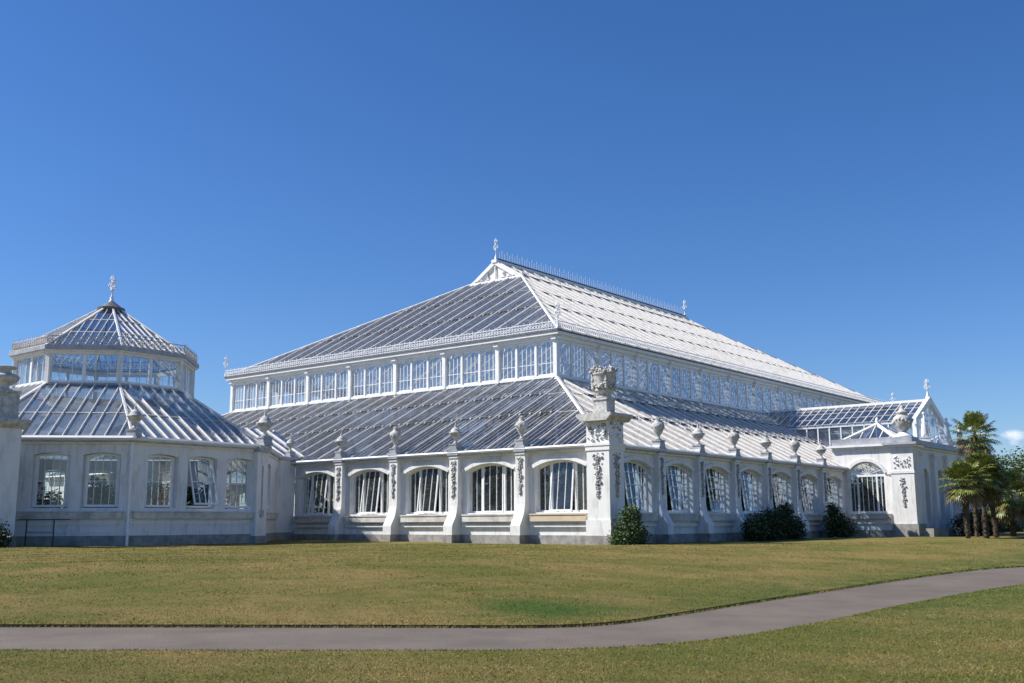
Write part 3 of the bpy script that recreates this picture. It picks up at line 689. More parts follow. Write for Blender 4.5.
# finials
def finial(h, r=.09):
    a = MB(); a.lathe([(r*2.6, 0), (r*2.6, .08), (r*1.3, .16), (r*1.7, .3), (r*.7, .42), (r*.5, h*.40), (r*1.5, h*.43), (r*1.5, h*.46), (r*.5, h*.5), (r*.4, h*.66), (r*1.3, h*.69), (r*.4, h*.73), (r*.25, h*.9), (0.005, h)], 'white', seg=8)
    for ang in (0, PI/2):
        d = Vector((math.cos(ang), math.sin(ang), 0))
        for z, l in ((h*.56, .26), (h*.80, .17)):
            for s_ in (-1, 1):
                c = Vector((0, 0, z)); a.beam(c, c+d*s_*l, .035, .05, 'white'); a.beam(c+d*s_*l, c+d*s_*l*.55+Vector((0, 0, .22)), .035, .035, 'white'); a.beam(c+d*s_*l, c+d*s_*l*.5+Vector((0, 0, -.18)), .03, .03, 'white')
                a.blob(c+d*s_*l, .032, 'white', .1)
    return a.mesh('finial')
fC = finial(1.9, .045); fR = finial(2.1, .075)
for x, y in ((ex['r'], ex['n']), (ex['l'], ex['n']), (ex['r'], ex['f']), (ex['l'], ex['f'])): link('finial', fC, main, (x, y, ZE+.04))
for y in (YR0, YR1): link('finial', fR, main, (XC, y, ZR+.12))
# inner iron columns and rafters under the lantern line
a = MB()
for k_ in range(nS+1):
    for y in (yN, yF): a.lathe([(.13, 0), (.10, .5), (.10, ZS-.3), (.2, ZS-.05)], 'white', (xL+lS*k_, y, 0), 8)
for k_ in range(1, nE):
    for x in (xL, xR): a.lathe([(.13, 0), (.10, .5), (.10, ZS-.3), (.2, ZS-.05)], 'white', (x, yN+lE*k_, 0), 8)
for k_ in range(1, nE):
    y = yN+lE*k_
    for s_, x_ in ((1, xL), (-1, xR)):
        P_ = [(x_+s_*dx_, y, min(zz_, ZE+.56*min(dx_, y-yN, yF-y)-.35)) for dx_, zz_ in ((.1, ZS+.2), (.35, ZS+1.6), (.95, ZS+2.9), (2.1, ZS+3.9), (4.0, ZS+5.0), (7.5, 99))]
        for i_ in range(5): a.beam(P_[i_], P_[i_+1], .12, .16, 'white')
for k_ in range(1, nS):
    x = xL+lS*k_
    for s_, y_ in ((1, yN), (-1, yF)):
        P_ = [(x, y_+s_*dx_, min(zz_, ZE+.54*min(dx_, x-xL, xR-x)-.35)) for dx_, zz_ in ((.1, ZS+.2), (.35, ZS+1.6), (.95, ZS+2.9), (2.1, ZS+3.9), (3.4, ZS+4.5), (4.6, 99))]
        for i_ in range(5): a.beam(P_[i_], P_[i_+1], .12, .16, 'white')
# gallery walkway inside
for x0, x1, y0, y1 in ((xL, xR, yN+.2, yN+1.2), (xL, xR, yF-1.2, yF-.2), (xL+.2, xL+1.2, yN+1.2, yF-1.2), (xR-1.2, xR-.2, yN+1.2, yF-1.2)): a.box(x0, x1, y0, y1, 9.9, 10.02, 'white')
a.build('iron_column', main)
a = MB(); a.box(X0+.4, -.4, .4, Y1-.4, -.3, .05, 'floor'); a.build('floor', main)

# ================================================================== OCTAGON
OX, OY, OA, OH = -27.43, -11.09, 9.567, 5.36; LA, OZS, OZE, OZT = 4.50, 8.72, 10.72, 13.72
octo = thing('octagonal_glasshouse', 'white octagonal glasshouse with a raised glazed lantern, left of the large one', 'glasshouse', (OX, OY, 0))
def octp(a_, k_, z=0):
    ang = -PI/2+PI/8+k_*PI/4; r = a_/math.cos(PI/8); return Vector((r*math.cos(ang), r*math.sin(ang), z))
FL = 2*OA*math.tan(PI/8); OC = (1.80, 4.18, 6.56)
of, otop = window_frame(1.76, 1.98, 4.50, 4.60, (-.76, .76), 0, None, .05)
os_, op_, ozt = sash_mesh(-.74, .74, 1.98, otop, 3, (3.25,))
osill = MB(); osill.box(0.25, FL-.25, -.20, 0, 1.42, 1.72, 'sill'); osill.box(.2, FL-.2, -.24, 0, 1.723, 1.78, 'sill')
osill.box(.3, FL-.3, -.05, 0, 1.12, 1.18, 'wall'); osm = osill.mesh('sill')
for c in OC:
    pass
for k_ in range(8):
    p = octp(OA, k_); q = octp(OA, k_+1); d = (q-p); rz = math.atan2(d.y, d.x); M = TR(p.x, p.y, 0, rz)
    a = MB(M)
    if k_ in (3, 7): wall_run(a, 0, FL, [(FL/2, 4.5, .62, 3.6, 4.5)], .6, OH-.03)
    elif k_ == 2: wall_run(a, 0, FL, [(3.9, 1.8, 1.8, 4.45, 4.62)], .6, OH-.03)
    else: wall_run(a, 0, FL, [(c, 1.8, 1.94, 4.52, 4.63) for c in OC], .6, OH-.03)
    a.box(.15, FL-.15, -.012, -.001, .62, 1.05, 'wall') if False else None
    for c in OC:       # sunk-panel mouldings below the windows
        if k_ in (2, 3, 7): break
        for (x0, x1, z0, z1) in ((c-.85, c+.85, 1.04, 1.08), (c-.85, c+.85, .74, .78), (c-.85, c-.81, .78, 1.04), (c+.81, c+.85, .78, 1.04)): a.box(x0, x1, -.03, 0, z0, z1, 'wall')
    a.build('wall', octo)
    a = MB(M); a.box(-.03, FL+.03, -.07, .4, -.6, .597, 'plinth'); a.build('plinth', octo)
    link('sill', osm, octo, (p.x, p.y, 0), rz)
    if k_ not in (2, 3, 7):
        for j, c in enumerate(OC):
            an = (0.5, 0.5, 0.5)[j]
            if k_ == 1 and j == 1: an = 17
            place_window(M, c, an, (of, os_, op_), octo, ozt)
    if k_ == 2: place_window(M, 3.9, 6, (of, os_, op_), octo, ozt)
    # eaves
    a = MB(M); e_ = .30*math.tan(PI/8)
    a.box(-.05, FL+.05, -.12, .1, OH-.32, OH-.20, 'wall'); a.box(-e_*.8, FL+e_*.8, -.27, .1, OH-.197, OH-.08, 'lead'); a.beam((-e_, -.27, OH-.02), (FL+e_, -.27, OH-.02), .15, .15, 'white', (0, 1, 1))
    a.build('gutter', octo)
for k_ in range(8):
    if k_ in (3, 4):   # the two faces running into the main house still carry a slope
        pass
    g0 = octp(OA+.1, k_, OH+.02); g1 = octp(OA+.1, k_+1, OH+.02); u1 = octp(LA, k_+1, OZS); u0 = octp(LA, k_, OZS)
    slope(g0, g1, u1, u0, .66, 1, gl='octglass', purl=(.42, .98), rh=.10, rw=.028, hw_=.11).build('lower_roof', octo)
    g0 = octp(LA+.30, k_, OZE); g1 = octp(LA+.30, k_+1, OZE); u1 = octp(.55, k_+1, OZT-.05); u0 = octp(.55, k_, OZT-.05)
    slope(g0, g1, u1, u0, .40, 1, gl='roofglass', purl=(.35, .68), rh=.06, rw=.026, hw_=.10).build('upper_roof', octo)
    p = octp(LA, k_); q = octp(LA, k_+1); d = q-p; L_ = d.length; rz = math.atan2(d.y, d.x); a = MB(TR(p.x, p.y, 0, rz))
    a.box(-.02, L_+.02, -.08, .10, OZS-.25, OZS+.02, 'lead'); a.box(0, L_, -.05, .07, OZS+.023, OZS+.16, 'white')  # grey sill band paints the shadow line below the lantern
    a.box(0, L_, -.04, .08, OZE-.42, OZE-.28, 'white'); a.box(L_/2-.09, L_/2+.09, -.06, .06, OZS+.16, OZE-.42, 'white')
    for q4 in (1.33, 2.67, 5.33, 6.67): x = L_*q4/8; a.box(x-.014, x+.014, -.02, .03, OZS+.16, OZE-.42, 'white')
    a.add([(0, .01, OZS+.15), (L_, .01, OZS+.15), (L_, .01, OZE-.4), (0, .01, OZE-.4)], [(0, 1, 2, 3)], 'lanternglass')
    a.build('lantern_window', octo)
    a = MB(); a.M = TR(p.x, p.y, 0, rz-PI/8); a.box(-.13, .13, -.16, .12, OZS-.02, OZE-.28, 'wall'); a.build('post', octo)
    a = MB(); t0 = math.tan(PI/8)
    for (o1, o2, z0, z1, mn) in ((-.02, .14, OZE-.40, OZE-.22, 'wall'), (.14, .28, OZE-.28, OZE-.10, 'wall'), (.28, .38, OZE-.18, OZE+.04, 'lead')):
        c = [octp(LA+o2, k_), octp(LA+o2, k_+1), octp(LA+o1, k_+1), octp(LA+o1, k_)]
        a.add([(v.x, v.y, z0) for v in c]+[(v.x, v.y, z1) for v in c], [(3, 2, 1, 0), (4, 5, 6, 7), (0, 1, 5, 4), (1, 2, 6, 5), (2, 3, 7, 6), (3, 0, 4, 7)], mn)
    a.build('cornice', octo)
    a = MB(); cresting(a, octp(LA+.24, k_, OZE+.05), octp(LA+.24, k_+1, OZE+.05), .66, .24, 'bar'); a.build('cresting', octo)
a = MB(); a.lathe([(.62, 0), (.78, .05), (.80, .22), (.62, .28), (.55, .34), (.18, .62), (.1, .7)], 'dark_lead_and_shade', (0, 0, OZT-.15), 16, False)
a.build('roof_cap', octo); link('finial', finial(1.75, .07), octo, (0, 0, OZT+.42))
# downpipe on the front corner
p = octp(OA, 1); a = MB(); dr = Vector((p.x, p.y, 0)).normalized()
for z0, z1, o_ in ((.75, 5.15, .12), (-.3, .72, .22)): a.beam(p+dr*o_+Vector((0, 0, z0)), p+dr*o_+Vector((0, 0, z1)), .10, .10, 'white')
a.beam(p+dr*.12+Vector((0, 0, .78)), p+dr*.22+Vector((0, 0, .66)), .10, .10, 'white')
for z in (4.9, 2.9, .8): a.beam(p+dr*.10+Vector((0, 0, z)), p+dr*.10+Vector((0, 0, z+.1)), .15, .15, 'white')
a.build('downpipe', octo)
# corner pier by the link, its recess's shade painted as a grey strip
p = octp(OA, 2); a = MB(TR(p.x, p.y, 0, PI*.62))
a.box(-.55, .55, -.12, .6, .5, OH-.33, 'wall'); a.box(-.60, .60, -.18, .6, -.6, .497, 'plinth'); a.box(-.07, .07, -.135, -.118, 1.6, 4.3, 'lead'); a.box(-.16, .16, -.20, -.12, 1.5, 1.9, 'stone'); a.box(-.6, .6, -.3, .2, OH-.327, OH+.03, 'lead')
a.build('corner_pier', octo)
# link walls to the main house
a = MB(TR(3.96, 9.567, 0, PI/2)); wall_run(a, -.02, 1.45, [], .6, OH-.05); a.box(-.02, 1.45, -.3, .1, OH-.25, OH-.06, 'lead'); a.box(-.02, 1.4, -.07, .3, -.6, .597, 'plinth'); a.build('link_wall', octo)
a = MB(TR(-3.96, 11.0, 0, -PI/2)); wall_run(a, 0, 1.45, [], .0, OH-.05); a.build('link_wall', octo)
slope((3.96, 9.3, OH-.05), (3.96, 12.5, OH-.05), (0, 12.5, 7.3), (0, 9.3, 7.3), .8, 1).build('link_roof', octo)
slope((-3.96, 12.5, OH-.05), (-3.96, 9.3, OH-.05), (0, 9.3, 7.3), (0, 12.5, 7.3), .8, 1).build('link_roof', octo)
a = MB(); a.add([(*octp(OA-.4, k_)[:2], .04) for k_ in range(8)], [tuple(range(8))], 'floor'); a.build('floor', octo)
# stone pier at the left edge of the picture (its garden side)
pr_ = thing('stone_pier', 'square white rendered pier with a wide cap in front of the octagonal glasshouse', 'pier', (-20.3, -20.45, 0))
a = MB(); a.box(-.72, .72, -.72, .72, .62, 5.60, 'wall'); a.box(-.80, .80, -.80, .80, -.6, .617, 'plinth'); a.build('shaft', pr_)
a = MB(); a.poly_prism([(-.78, 5.60), (.78, 5.60), (.98, 5.88), (.98, 6.02), (-.98, 6.02), (-.98, 5.88)], 'y', -.98, .98, 'stone'); a.build('cap', pr_)
a = MB(); a.box(-3.3, -.73, -.30, .30, -.5, 5.0, 'wall'); a.build('return_wall', pr_)

# handrail beside the octagon
hr = thing('handrail', 'thin dark metal handrail beside the octagonal glasshouse', 'handrail', (-19.6, -18.4, 0), PI/4)
a = MB()
a.beam((-1.1, 0, 1.38), (1.25, 0, 1.38), .045, .045, 'darkmetal'); a.beam((-.75, 0, .80), (.55, 0, .80), .03, .03, 'darkmetal'); a.build('rail', hr)
for x in (-.72, .52):
    a = MB(); a.beam((x, 0, -.5), (x, 0, 1.36), .05, .05, 'darkmetal'); a.build('post', hr)

# ================================================================== ENTRANCE PAVILION
pv = thing('entrance_pavilion', 'white projecting entrance pavilion with corner piers and a small pyramid roof light', 'pavilion', (0, 31.7, 0))
PX, PH = 4.85, 6.3
a = MB(); wall_run(a, .003, 4.0, [(1.68, 2.66, 1.72, 4.45, 5.36)], .5, PH, .4, n=16); a.build('wall', pv)
a = MB(TR(0, 0, 0, 0)); a.box(.10, 4.0, -.08, .3, -.5, .497, 'plinth'); a.build('plinth', pv)
a = MB()
A = arch_pts(1.68, 2.70, 4.47, 5.39, 16); B = arch_pts(1.68, 3.1, 4.6, 5.62, 16)
for i in range(16): a.poly_prism([A[i], A[i+1], B[i+1], B[i]], 'y', -.12, -.002, 'wall')
for x0, x1 in ((.0, .14), (3.22, 3.45)): a.box(x0, x1, -.12, -.002, 4.42, 4.62, 'wall')
a.build('hood', pv)
a = MB(); gy = .2
a.box(.35, 3.01, gy-.06, gy+.06, 4.30, 4.46, 'white'); a.box(.35, 3.01, gy-.06, gy+.06, 1.72, 1.84, 'white')
for x in (.39, .98, 2.38, 2.97): a.box(x-.06, x+.06, gy-.07, gy+.05, 1.84, 4.30, 'white')
for x in (.69, 1.30, 1.68, 2.05, 2.68): a.box(x-.02, x+.02, gy-.03, gy+.03, 1.84, 4.3, 'white')
Ai = arch_pts(1.68, 2.66, 4.45, 5.36, 16)
for i in range(16): a.beam((Ai[i][0], gy, Ai[i][1]-.03), (Ai[i+1][0], gy, Ai[i+1][1]-.03), .08, .08, 'white', (0, 1, 0))
for i in (2, 4, 6, 8, 10, 12, 14): a.beam((1.68, gy, 4.46), (Ai[i][0], gy, Ai[i][1]-.03), .035, .035, 'white', (0, 1, 0))
for i in range(16): p_, q_ = Ai[i], Ai[i+1]; a.beam((1.68+(p_[0]-1.68)*.55, gy, 4.46+(p_[1]-4.46)*.55), (1.68+(q_[0]-1.68)*.55, gy, 4.46+(q_[1]-4.46)*.55), .035, .035, 'white', (0, 1, 0))
P = [(.35, gy, 1.75), (3.01, gy, 1.75)]+[(x, gy, z) for x, z in Ai[::-1]]; a.add(P, [tuple(range(len(P)))], 'pane'); a.build('window', pv)
a = MB(); a.box(.15, 3.3, -.28, 0, 1.30, 1.60, 'sill'); a.box(.12, 3.34, -.32, 0, 1.603, 1.66, 'sill'); a.box(.15, 3.3, -.12, 0, .95, 1.08, 'wall'); a.build('sill', pv)
# front cornice and parapet
a = MB(); a.box(-.7, 3.6, -.18, .35, PH+.003, PH+.15, 'wall'); a.box(-.95, 3.62, -.34, .38, PH+.153, PH+.30, 'white'); a.box(-.75, 3.6, -.08, .30, PH+.303, PH+.78, 'lead'); a.build('parapet', pv)
# wedge of wall above the main roof
a = MB(); a.poly_prism([(.0, 4.9), (.0, PH), (-.75, PH), (-.75, 5.45), (0, 4.95)], 'y', .02, .36, 'wall'); a.build('wall', pv)
# corner piers (near and far)
def pav_pier(y0, sg):
    a = MB(); x0, x1 = 3.6, 5.2; ya, yb = (y0-.35, y0+1.2) if sg > 0 else (y0-1.2, y0+.35)
    a.box(x0, x1, ya, yb, .93, PH, 'wall'); a.box(x0-.1, x1+.1, ya-.10, yb+.1, -.5, .93, 'plinth')
    a.box(x0-.05, x1+.05, ya-.05, yb+.05, 4.45, 4.62, 'wall')
    a.box(x0-.06, x1+.06, ya-.06, yb+.06, PH-.25, PH-.003, 'wall'); a.box(x0-.25, x1+.25, ya-.25, yb+.25, PH+.003, PH+.16, 'white'); a.box(x0-.4, x1+.4, ya-.4, yb+.4, PH+.163, PH+.32, 'lead'); a.box(x0+.0, x1, ya, yb, PH+.323, PH+.72, 'lead')
    o = a.build('corner_pier', pv)
    if sg > 0:
        a = MB(); garland(a, 4.4, ya, 4.1, 2.1, .42, seed=12); a.build('garland', o); a = MB()
        for q in range(40): a.blob((3.85+random.random()*1.1, ya-.01-random.random()*.03, 4.85+random.random()*.9*(1 if .3 < (q/22) < .7 else .6)), random.uniform(.04, .08), 'relief' if q % 2 else 'white', .35)
        a.build('carving', o)
pav_pier(0, 1); pav_pier(19.8, -1)
# east front (faces the path), pilaster strips and tall arched windows
ME = TR(PX, 0, 0, PI/2); eo = [(3.3, 1.5, 1.0, 4.3, 4.9), (6.7, 1.5, 1.0, 4.3, 4.9), (9.9, 2.6, .3, 4.0, 5.0), (13.1, 1.5, 1.0, 4.3, 4.9), (16.5, 1.5, 1.0, 4.3, 4.9)]
a = MB(ME); wall_run(a, 1.2, 18.6, eo, .0, PH); a.build('wall', pv)
for cx, w_, zb, zs, zc in eo:
    fm, tp = window_frame(w_-.02, zb, zs, zc, (-w_*.2, w_*.2), 0, None, .06)
    o = link('window', fm, pv, ME @ Vector((cx, 0, 0)), PI/2)
    a = MB(); a.add([(-w_*.2, .2, zb+.05), (w_*.2, .2, zb+.05), (w_*.2, .2, tp(w_*.2)-.03), (-w_*.2, .2, tp(-w_*.2)-.03)], [(0, 1, 2, 3)], 'pane'); a.build('pane', o)
for x in (1.75, 5.0, 8.1, 11.7, 14.8, 18.1):
    a = MB(ME); a.box(x-.33, x+.33, -.28, 0, .55, PH-.25, 'wall'); a.box(x-.4, x+.4, -.36, 0, -.5, .547, 'plinth'); a.box(x-.4, x+.4, -.36, 0, PH-.55, PH-.253, 'wall'); a.build('pilaster', pv)
a = MB(ME); a.box(1.2, 18.6, -.2, .3, PH+.003, PH+.15, 'wall'); a.box(1.2, 18.6, -.42, .3, PH+.153, PH+.30, 'lead'); a.box(1.2, 18.6, -.1, .28, PH+.303, PH+.62, 'lead'); a.build('parapet', pv)
a = MB(); a.box(.0, PX-.3, .4, 19.4, PH+.2, PH+.34, 'lead'); a.build('roof_slab', pv)
# north-side wall of the pavilion
a = MB(TR(PX, 19.8, 0, PI)); wall_run(a, .2, 4.8, [], -.3, PH, .3); a.build('wall', pv)
# low stone block at the foot of the east front
a = MB(); a.box(5.25, 6.15, .0, 3.4, -.5, .62, 'plinth'); a.build('plinth_block', pv)
# pyramid roof lights
for yc in (2.35, 17.4):
    x0, x1, y0, y1 = -.35, 4.05, yc-1.95, yc+1.95; ap = (1.9, yc, 8.22); a = MB(); zb = PH+.55
    a.box(x0, x1, y0, y0+.12, PH+.34, zb, 'white'); a.box(x0, x1, y1-.12, y1, PH+.34, zb, 'white'); a.box(x0, x0+.12, y0+.12, y1-.12, PH+.34, zb, 'white'); a.box(x1-.12, x1, y0+.12, y1-.12, PH+.34, zb, 'white')
    c4 = [(x0, y0, zb), (x1, y0, zb), (x1, y1, zb), (x0, y1, zb)]
    for i in range(4):
        A_, B_ = c4[i], c4[(i+1) % 4]; s_ = slope(A_, B_, ap, ap, .72, 1, rh=.07, rw=.05, purl=())
        off = len(a.v); 
        for j, f in enumerate(s_.f): a.f.append(tuple(off+q for q in f)); a.m.append(a.mi(s_.names[s_.m[j]]))
        a.v += s_.v
        a.beam(A_, ap, .2, .2, 'white')
    a.lathe([(.22, 0), (.2, .15), (.08, .2), (.15, .35), (.12, .48), (.03, .62)], 'white', (ap[0], ap[1], ap[2]-.05), 8)
    a.build('roof_light', pv)
# transept roof running back to the lantern
TY, TZ, TE, TW, TX = 9.7, 10.50, 8.75, 3.6, 3.4
for sg in (-1, 1):
    A_ = (-11.2, TY+sg*TW, TE); B_ = (TX, TY+sg*TW, TE); C_ = (TX, TY, TZ); D_ = (-11.2, TY, TZ)
    q = (A_, B_, C_, D_) if sg < 0 else (B_, A_, D_, C_)
    slope(*q, .66, 1, rh=.07, rw=.05, purl=(.03, .34, .66, .97), hips=False).build('transept_roof', pv)
a = MB(); a.beam((-11.2, TY, TZ+.1), (TX+.1, TY, TZ+.1), .25, .18, 'white'); a.build('ridge', pv)
for sg in (-1, 1):
    y = TY+sg*(TW-.15); a = MB(); a.box(-10.2, TX, y-.08, y+.08, TE-.18, TE-.02, 'white'); a.box(-10.2, TX, y-.06, y+.06, 6.55, 6.75, 'white')
    for k_ in range(15): x = -10+.95*k_; a.box(x-.045, x+.045, y-.055, y+.055, 6.75, TE-.18, 'white')
    a.add([(-10.2, y, 6.7), (TX, y, 6.7), (TX, y, TE-.1), (-10.2, y, TE-.1)], [(0, 1, 2, 3)], 'lanternglass'); a.build('clerestory', pv)
a = MB()
for sg in (-1, 1):
    a.poly_prism([(TY+sg*(TW+.35), TE-.35), (TY+sg*(TW+.35), TE+.12), (TY, TZ+.38), (TY, TZ-.15)], 'x', TX-.02, TX+.30, 'white')
    a.box(TX-.1, TX+.2, *sorted((TY+sg*(TW-.45), TY+sg*(TW+.1))), 6.3, TE, 'white')
for q in (-.6, -.3, 0, .3, .6): a.box(TX, TX+.08, TY+q*TW-.05, TY+q*TW+.05, 6.3, TZ-abs(q)*(TZ-TE), 'white')
a.add([(TX, TY-TW, 6.3), (TX, TY+TW, 6.3), (TX, TY+TW, TE), (TX, TY, TZ), (TX, TY-TW, TE)], [(0, 1, 2, 3, 4)], 'lanternglass'); a.build('gable', pv)
link('finial', finial(1.55, .07), pv, (TX+.1, TY, TZ+.30))

# ================================================================== URNS
def urn_lidded():
    a = MB(); a.lathe([(.14, 0), (.18, .03), (.09, .10), (.06, .22), (.11, .31), (.25, .42), (.30, .55), (.35, .60), (.35, .65), (.25, .68), (.24, .76), (.16, .87), (.07, .95), (.04, 1.0), (.07, 1.05), (.03, 1.10), (.02, 1.22), (.004, 1.30)], 'stone', seg=14)
    return a
def urn_round():
    a = MB(); a.lathe([(.14, 0), (.18, .03), (.09, .12), (.08, .22), (.15, .34), (.23, .50), (.30, .70), (.31, .82), (.26, .92), (.16, .99), (.13, 1.03), (.17, 1.07), (.12, 1.1), (.1, 1.12)], 'stone', seg=14)
    for q in range(9): ang = q*2*PI/9; a.blob((.08*math.cos(ang), .08*math.sin(ang), 1.12+random.random()*.08), .065, 'stone', .3)
    a.blob((0, 0, 1.24), .06, 'stone', .3)
    for q in range(10): ang = q*2*PI/10; a.blob((.29*math.cos(ang), .29*math.sin(ang), .72+.06*math.cos(q*2)), .055, 'stone', .3)
    return a
def base_m(h=.34):
    a = MB(); a.poly_prism([(-.36, 0), (.36, 0), (.25, .16), (.24, h), (-.24, h), (-.25, .16)], 'y', -.25, .25, 'lead'); a.box(-.28, .28, -.28, .28, h+.002, h+.07, 'lead'); return a.mesh('pedestal')
um = [urn_round().mesh('bowl'), urn_lidded().mesh('bowl')]; bm_ = base_m()
def place_urn(x, y, z, kind, label, rz=0, sc=1, group='stone urns along the glasshouse gutters'):
    t_ = thing('urn', label, 'urn', (x, y, z), rz, group); t_.scale = (sc, sc, sc)
    link('pedestal', bm_, t_); v_ = link('vase', um[kind], t_, (0, 0, .41)); v_.scale = (1.12, 1.12, 1.0); return t_
SH = ['flame-topped', 'lidded']
ordn = ['first', 'second', 'third', 'fourth', 'fifth', 'sixth']
for i, x in enumerate(left_p): place_urn(x, -.18, 5.06, i % 2, '%s stone urn, %s left of the carved corner pier on the short wall' % (SH[i % 2], ordn[i]), 0)
for i, y in enumerate(right_p): place_urn(.18, y, 5.06, i % 2, '%s stone urn, %s right of the carved corner pier on the long wall' % (SH[i % 2], ordn[i]), PI/2)
for i, y in enumerate(far_p[:3]): place_urn(.18, y, 5.06, i % 2, '%s stone urn, %s beyond the entrance pavilion on the long wall' % (SH[i % 2], ordn[i]), PI/2)
p = octp(OA, 1); place_urn(OX+p.x+.0, OY+p.y+.1, OH+.0, 1, 'grey lidded urn at the roof corner above the white downpipe', PI/8, 1.05)
p = octp(OA, 2); place_urn(OX+p.x+.1, OY+p.y+.1, OH+.02, 1, 'tall lidded urn on the octagon corner where it nears the long low roof', 0, 1.22)
p = octp(OA, 3); place_urn(OX+p.x-.1, OY+p.y+1.1, OH-.05, 1, 'small lidded urn behind the octagon corner urn, on the link', 0, .85)
# great urn on the corner pier, with flowers heaped on the rim
t_ = thing('urn', 'big carved stone urn heaped with flowers on the tall corner pier', 'urn', (.39, -.38, 6.42))
a = MB(); a.box(-.46, .46, -.46, .46, 0, .12, 'stone'); a.box(-.38, .38, -.38, .38, .123, .70, 'stone'); a.box(-.44, .44, -.44, .44, .703, .80, 'stone'); a.build('pedestal', t_)
a = MB(); a.lathe([(.34, .80), (.38, .86), (.26, .95), (.30, 1.05), (.46, 1.12), (.50, 1.20), (.44, 1.26), (.50, 1.55), (.56, 1.85), (.58, 1.95), (.62, 1.98), (.62, 2.04), (.52, 2.06)], 'stone', seg=18)
for q in range(26): ang = q*2*PI/26; a.blob((.52*math.cos(ang), .52*math.sin(ang), 1.28+.25*abs(math.sin(ang*2))), .09, 'stone', .3)
for ang in (PI/4, 3*PI/4, -PI/4, -3*PI/4):
    for q in range(6): a.blob((.56*math.cos(ang), .56*math.sin(ang), 1.3+q*.12), .10, 'stone', .3)
a.build('vase', t_)
a = MB()
for q in range(90):
    ang = random.random()*2*PI; r = .68*random.random()**.4; a.blob((r*math.cos(ang), r*math.sin(ang), 2.02+.26*random.random()+.14*(1-r)), random.uniform(.05, .10), 'stone', .4)
a.build('flowers', t_)
# left pier's urn
t_ = thing('urn', 'grey stone urn on the square pier at the left edge', 'urn', (-20.25, -20.45, 6.02))
a = MB(); a.poly_prism([(-.62, 0), (.62, 0), (.56, .12), (.54, 1.25), (-.54, 1.25), (-.56, .12)], 'y', -.56, .56, 'stone'); a.box(-.60, .60, -.60, .60, 1.253, 1.36, 'stone'); a.build('pedestal', t_)
a = MB(); a.lathe([(.42, 1.36), (.44, 1.42), (.26, 1.52), (.24, 1.60), (.48, 1.72), (.66, 1.90), (.70, 2.02), (.60, 2.12), (.34, 2.22), (.30, 2.36), (.52, 2.42), (.54, 2.50), (.42, 2.54), (.2, 2.56)], 'stone', seg=20); a.build('vase', t_)
# pavilion urn
t_ = thing('urn', 'round lidded urn with handles on the near pier of the entrance pavilion', 'urn', (4.4, 31.9+.2, PH+.72)); t_.scale = (1.15, 1.15, 1.2)
a = MB(); a.lathe([(.62, 0), (.56, .10), (.34, .24), (.22, .32)], 'white', seg=16); a.build('pedestal', t_)
a = MB(); a.lathe([(.2, .30), (.24, .40), (.46, .58), (.58, .84), (.60, 1.02), (.50, 1.22), (.32, 1.34), (.28, 1.42), (.40, 1.46), (.36, 1.54), (.20, 1.62), (.12, 1.74), (.12, 1.82), (.04, 1.92)], 'stone', seg=18)
for q in range(20): ang = q*2*PI/20; a.blob((.58*math.cos(ang), .58*math.sin(ang), .95+.12*math.sin(3*ang)), .10, 'stone', .3)
a.build('vase', t_)
t_ = thing('urn', 'pale urn heaped with flowers on the pavilion pier behind the palms', 'urn', (4.5, 51.2, PH+.72))
a = MB(); a.lathe([(.40, 0), (.42, .2), (.25, .3), (.45, .5), (.60, 1.1), (.66, 1.2), (.5, 1.22)], 'stone', seg=16)
for q in range(24): ang = random.random()*2*PI; r = .55*random.random()**.5; a.blob((r*math.cos(ang), r*math.sin(ang), 1.3+random.random()*.15), .11, 'stone', .4)
a.build('vase', t_)

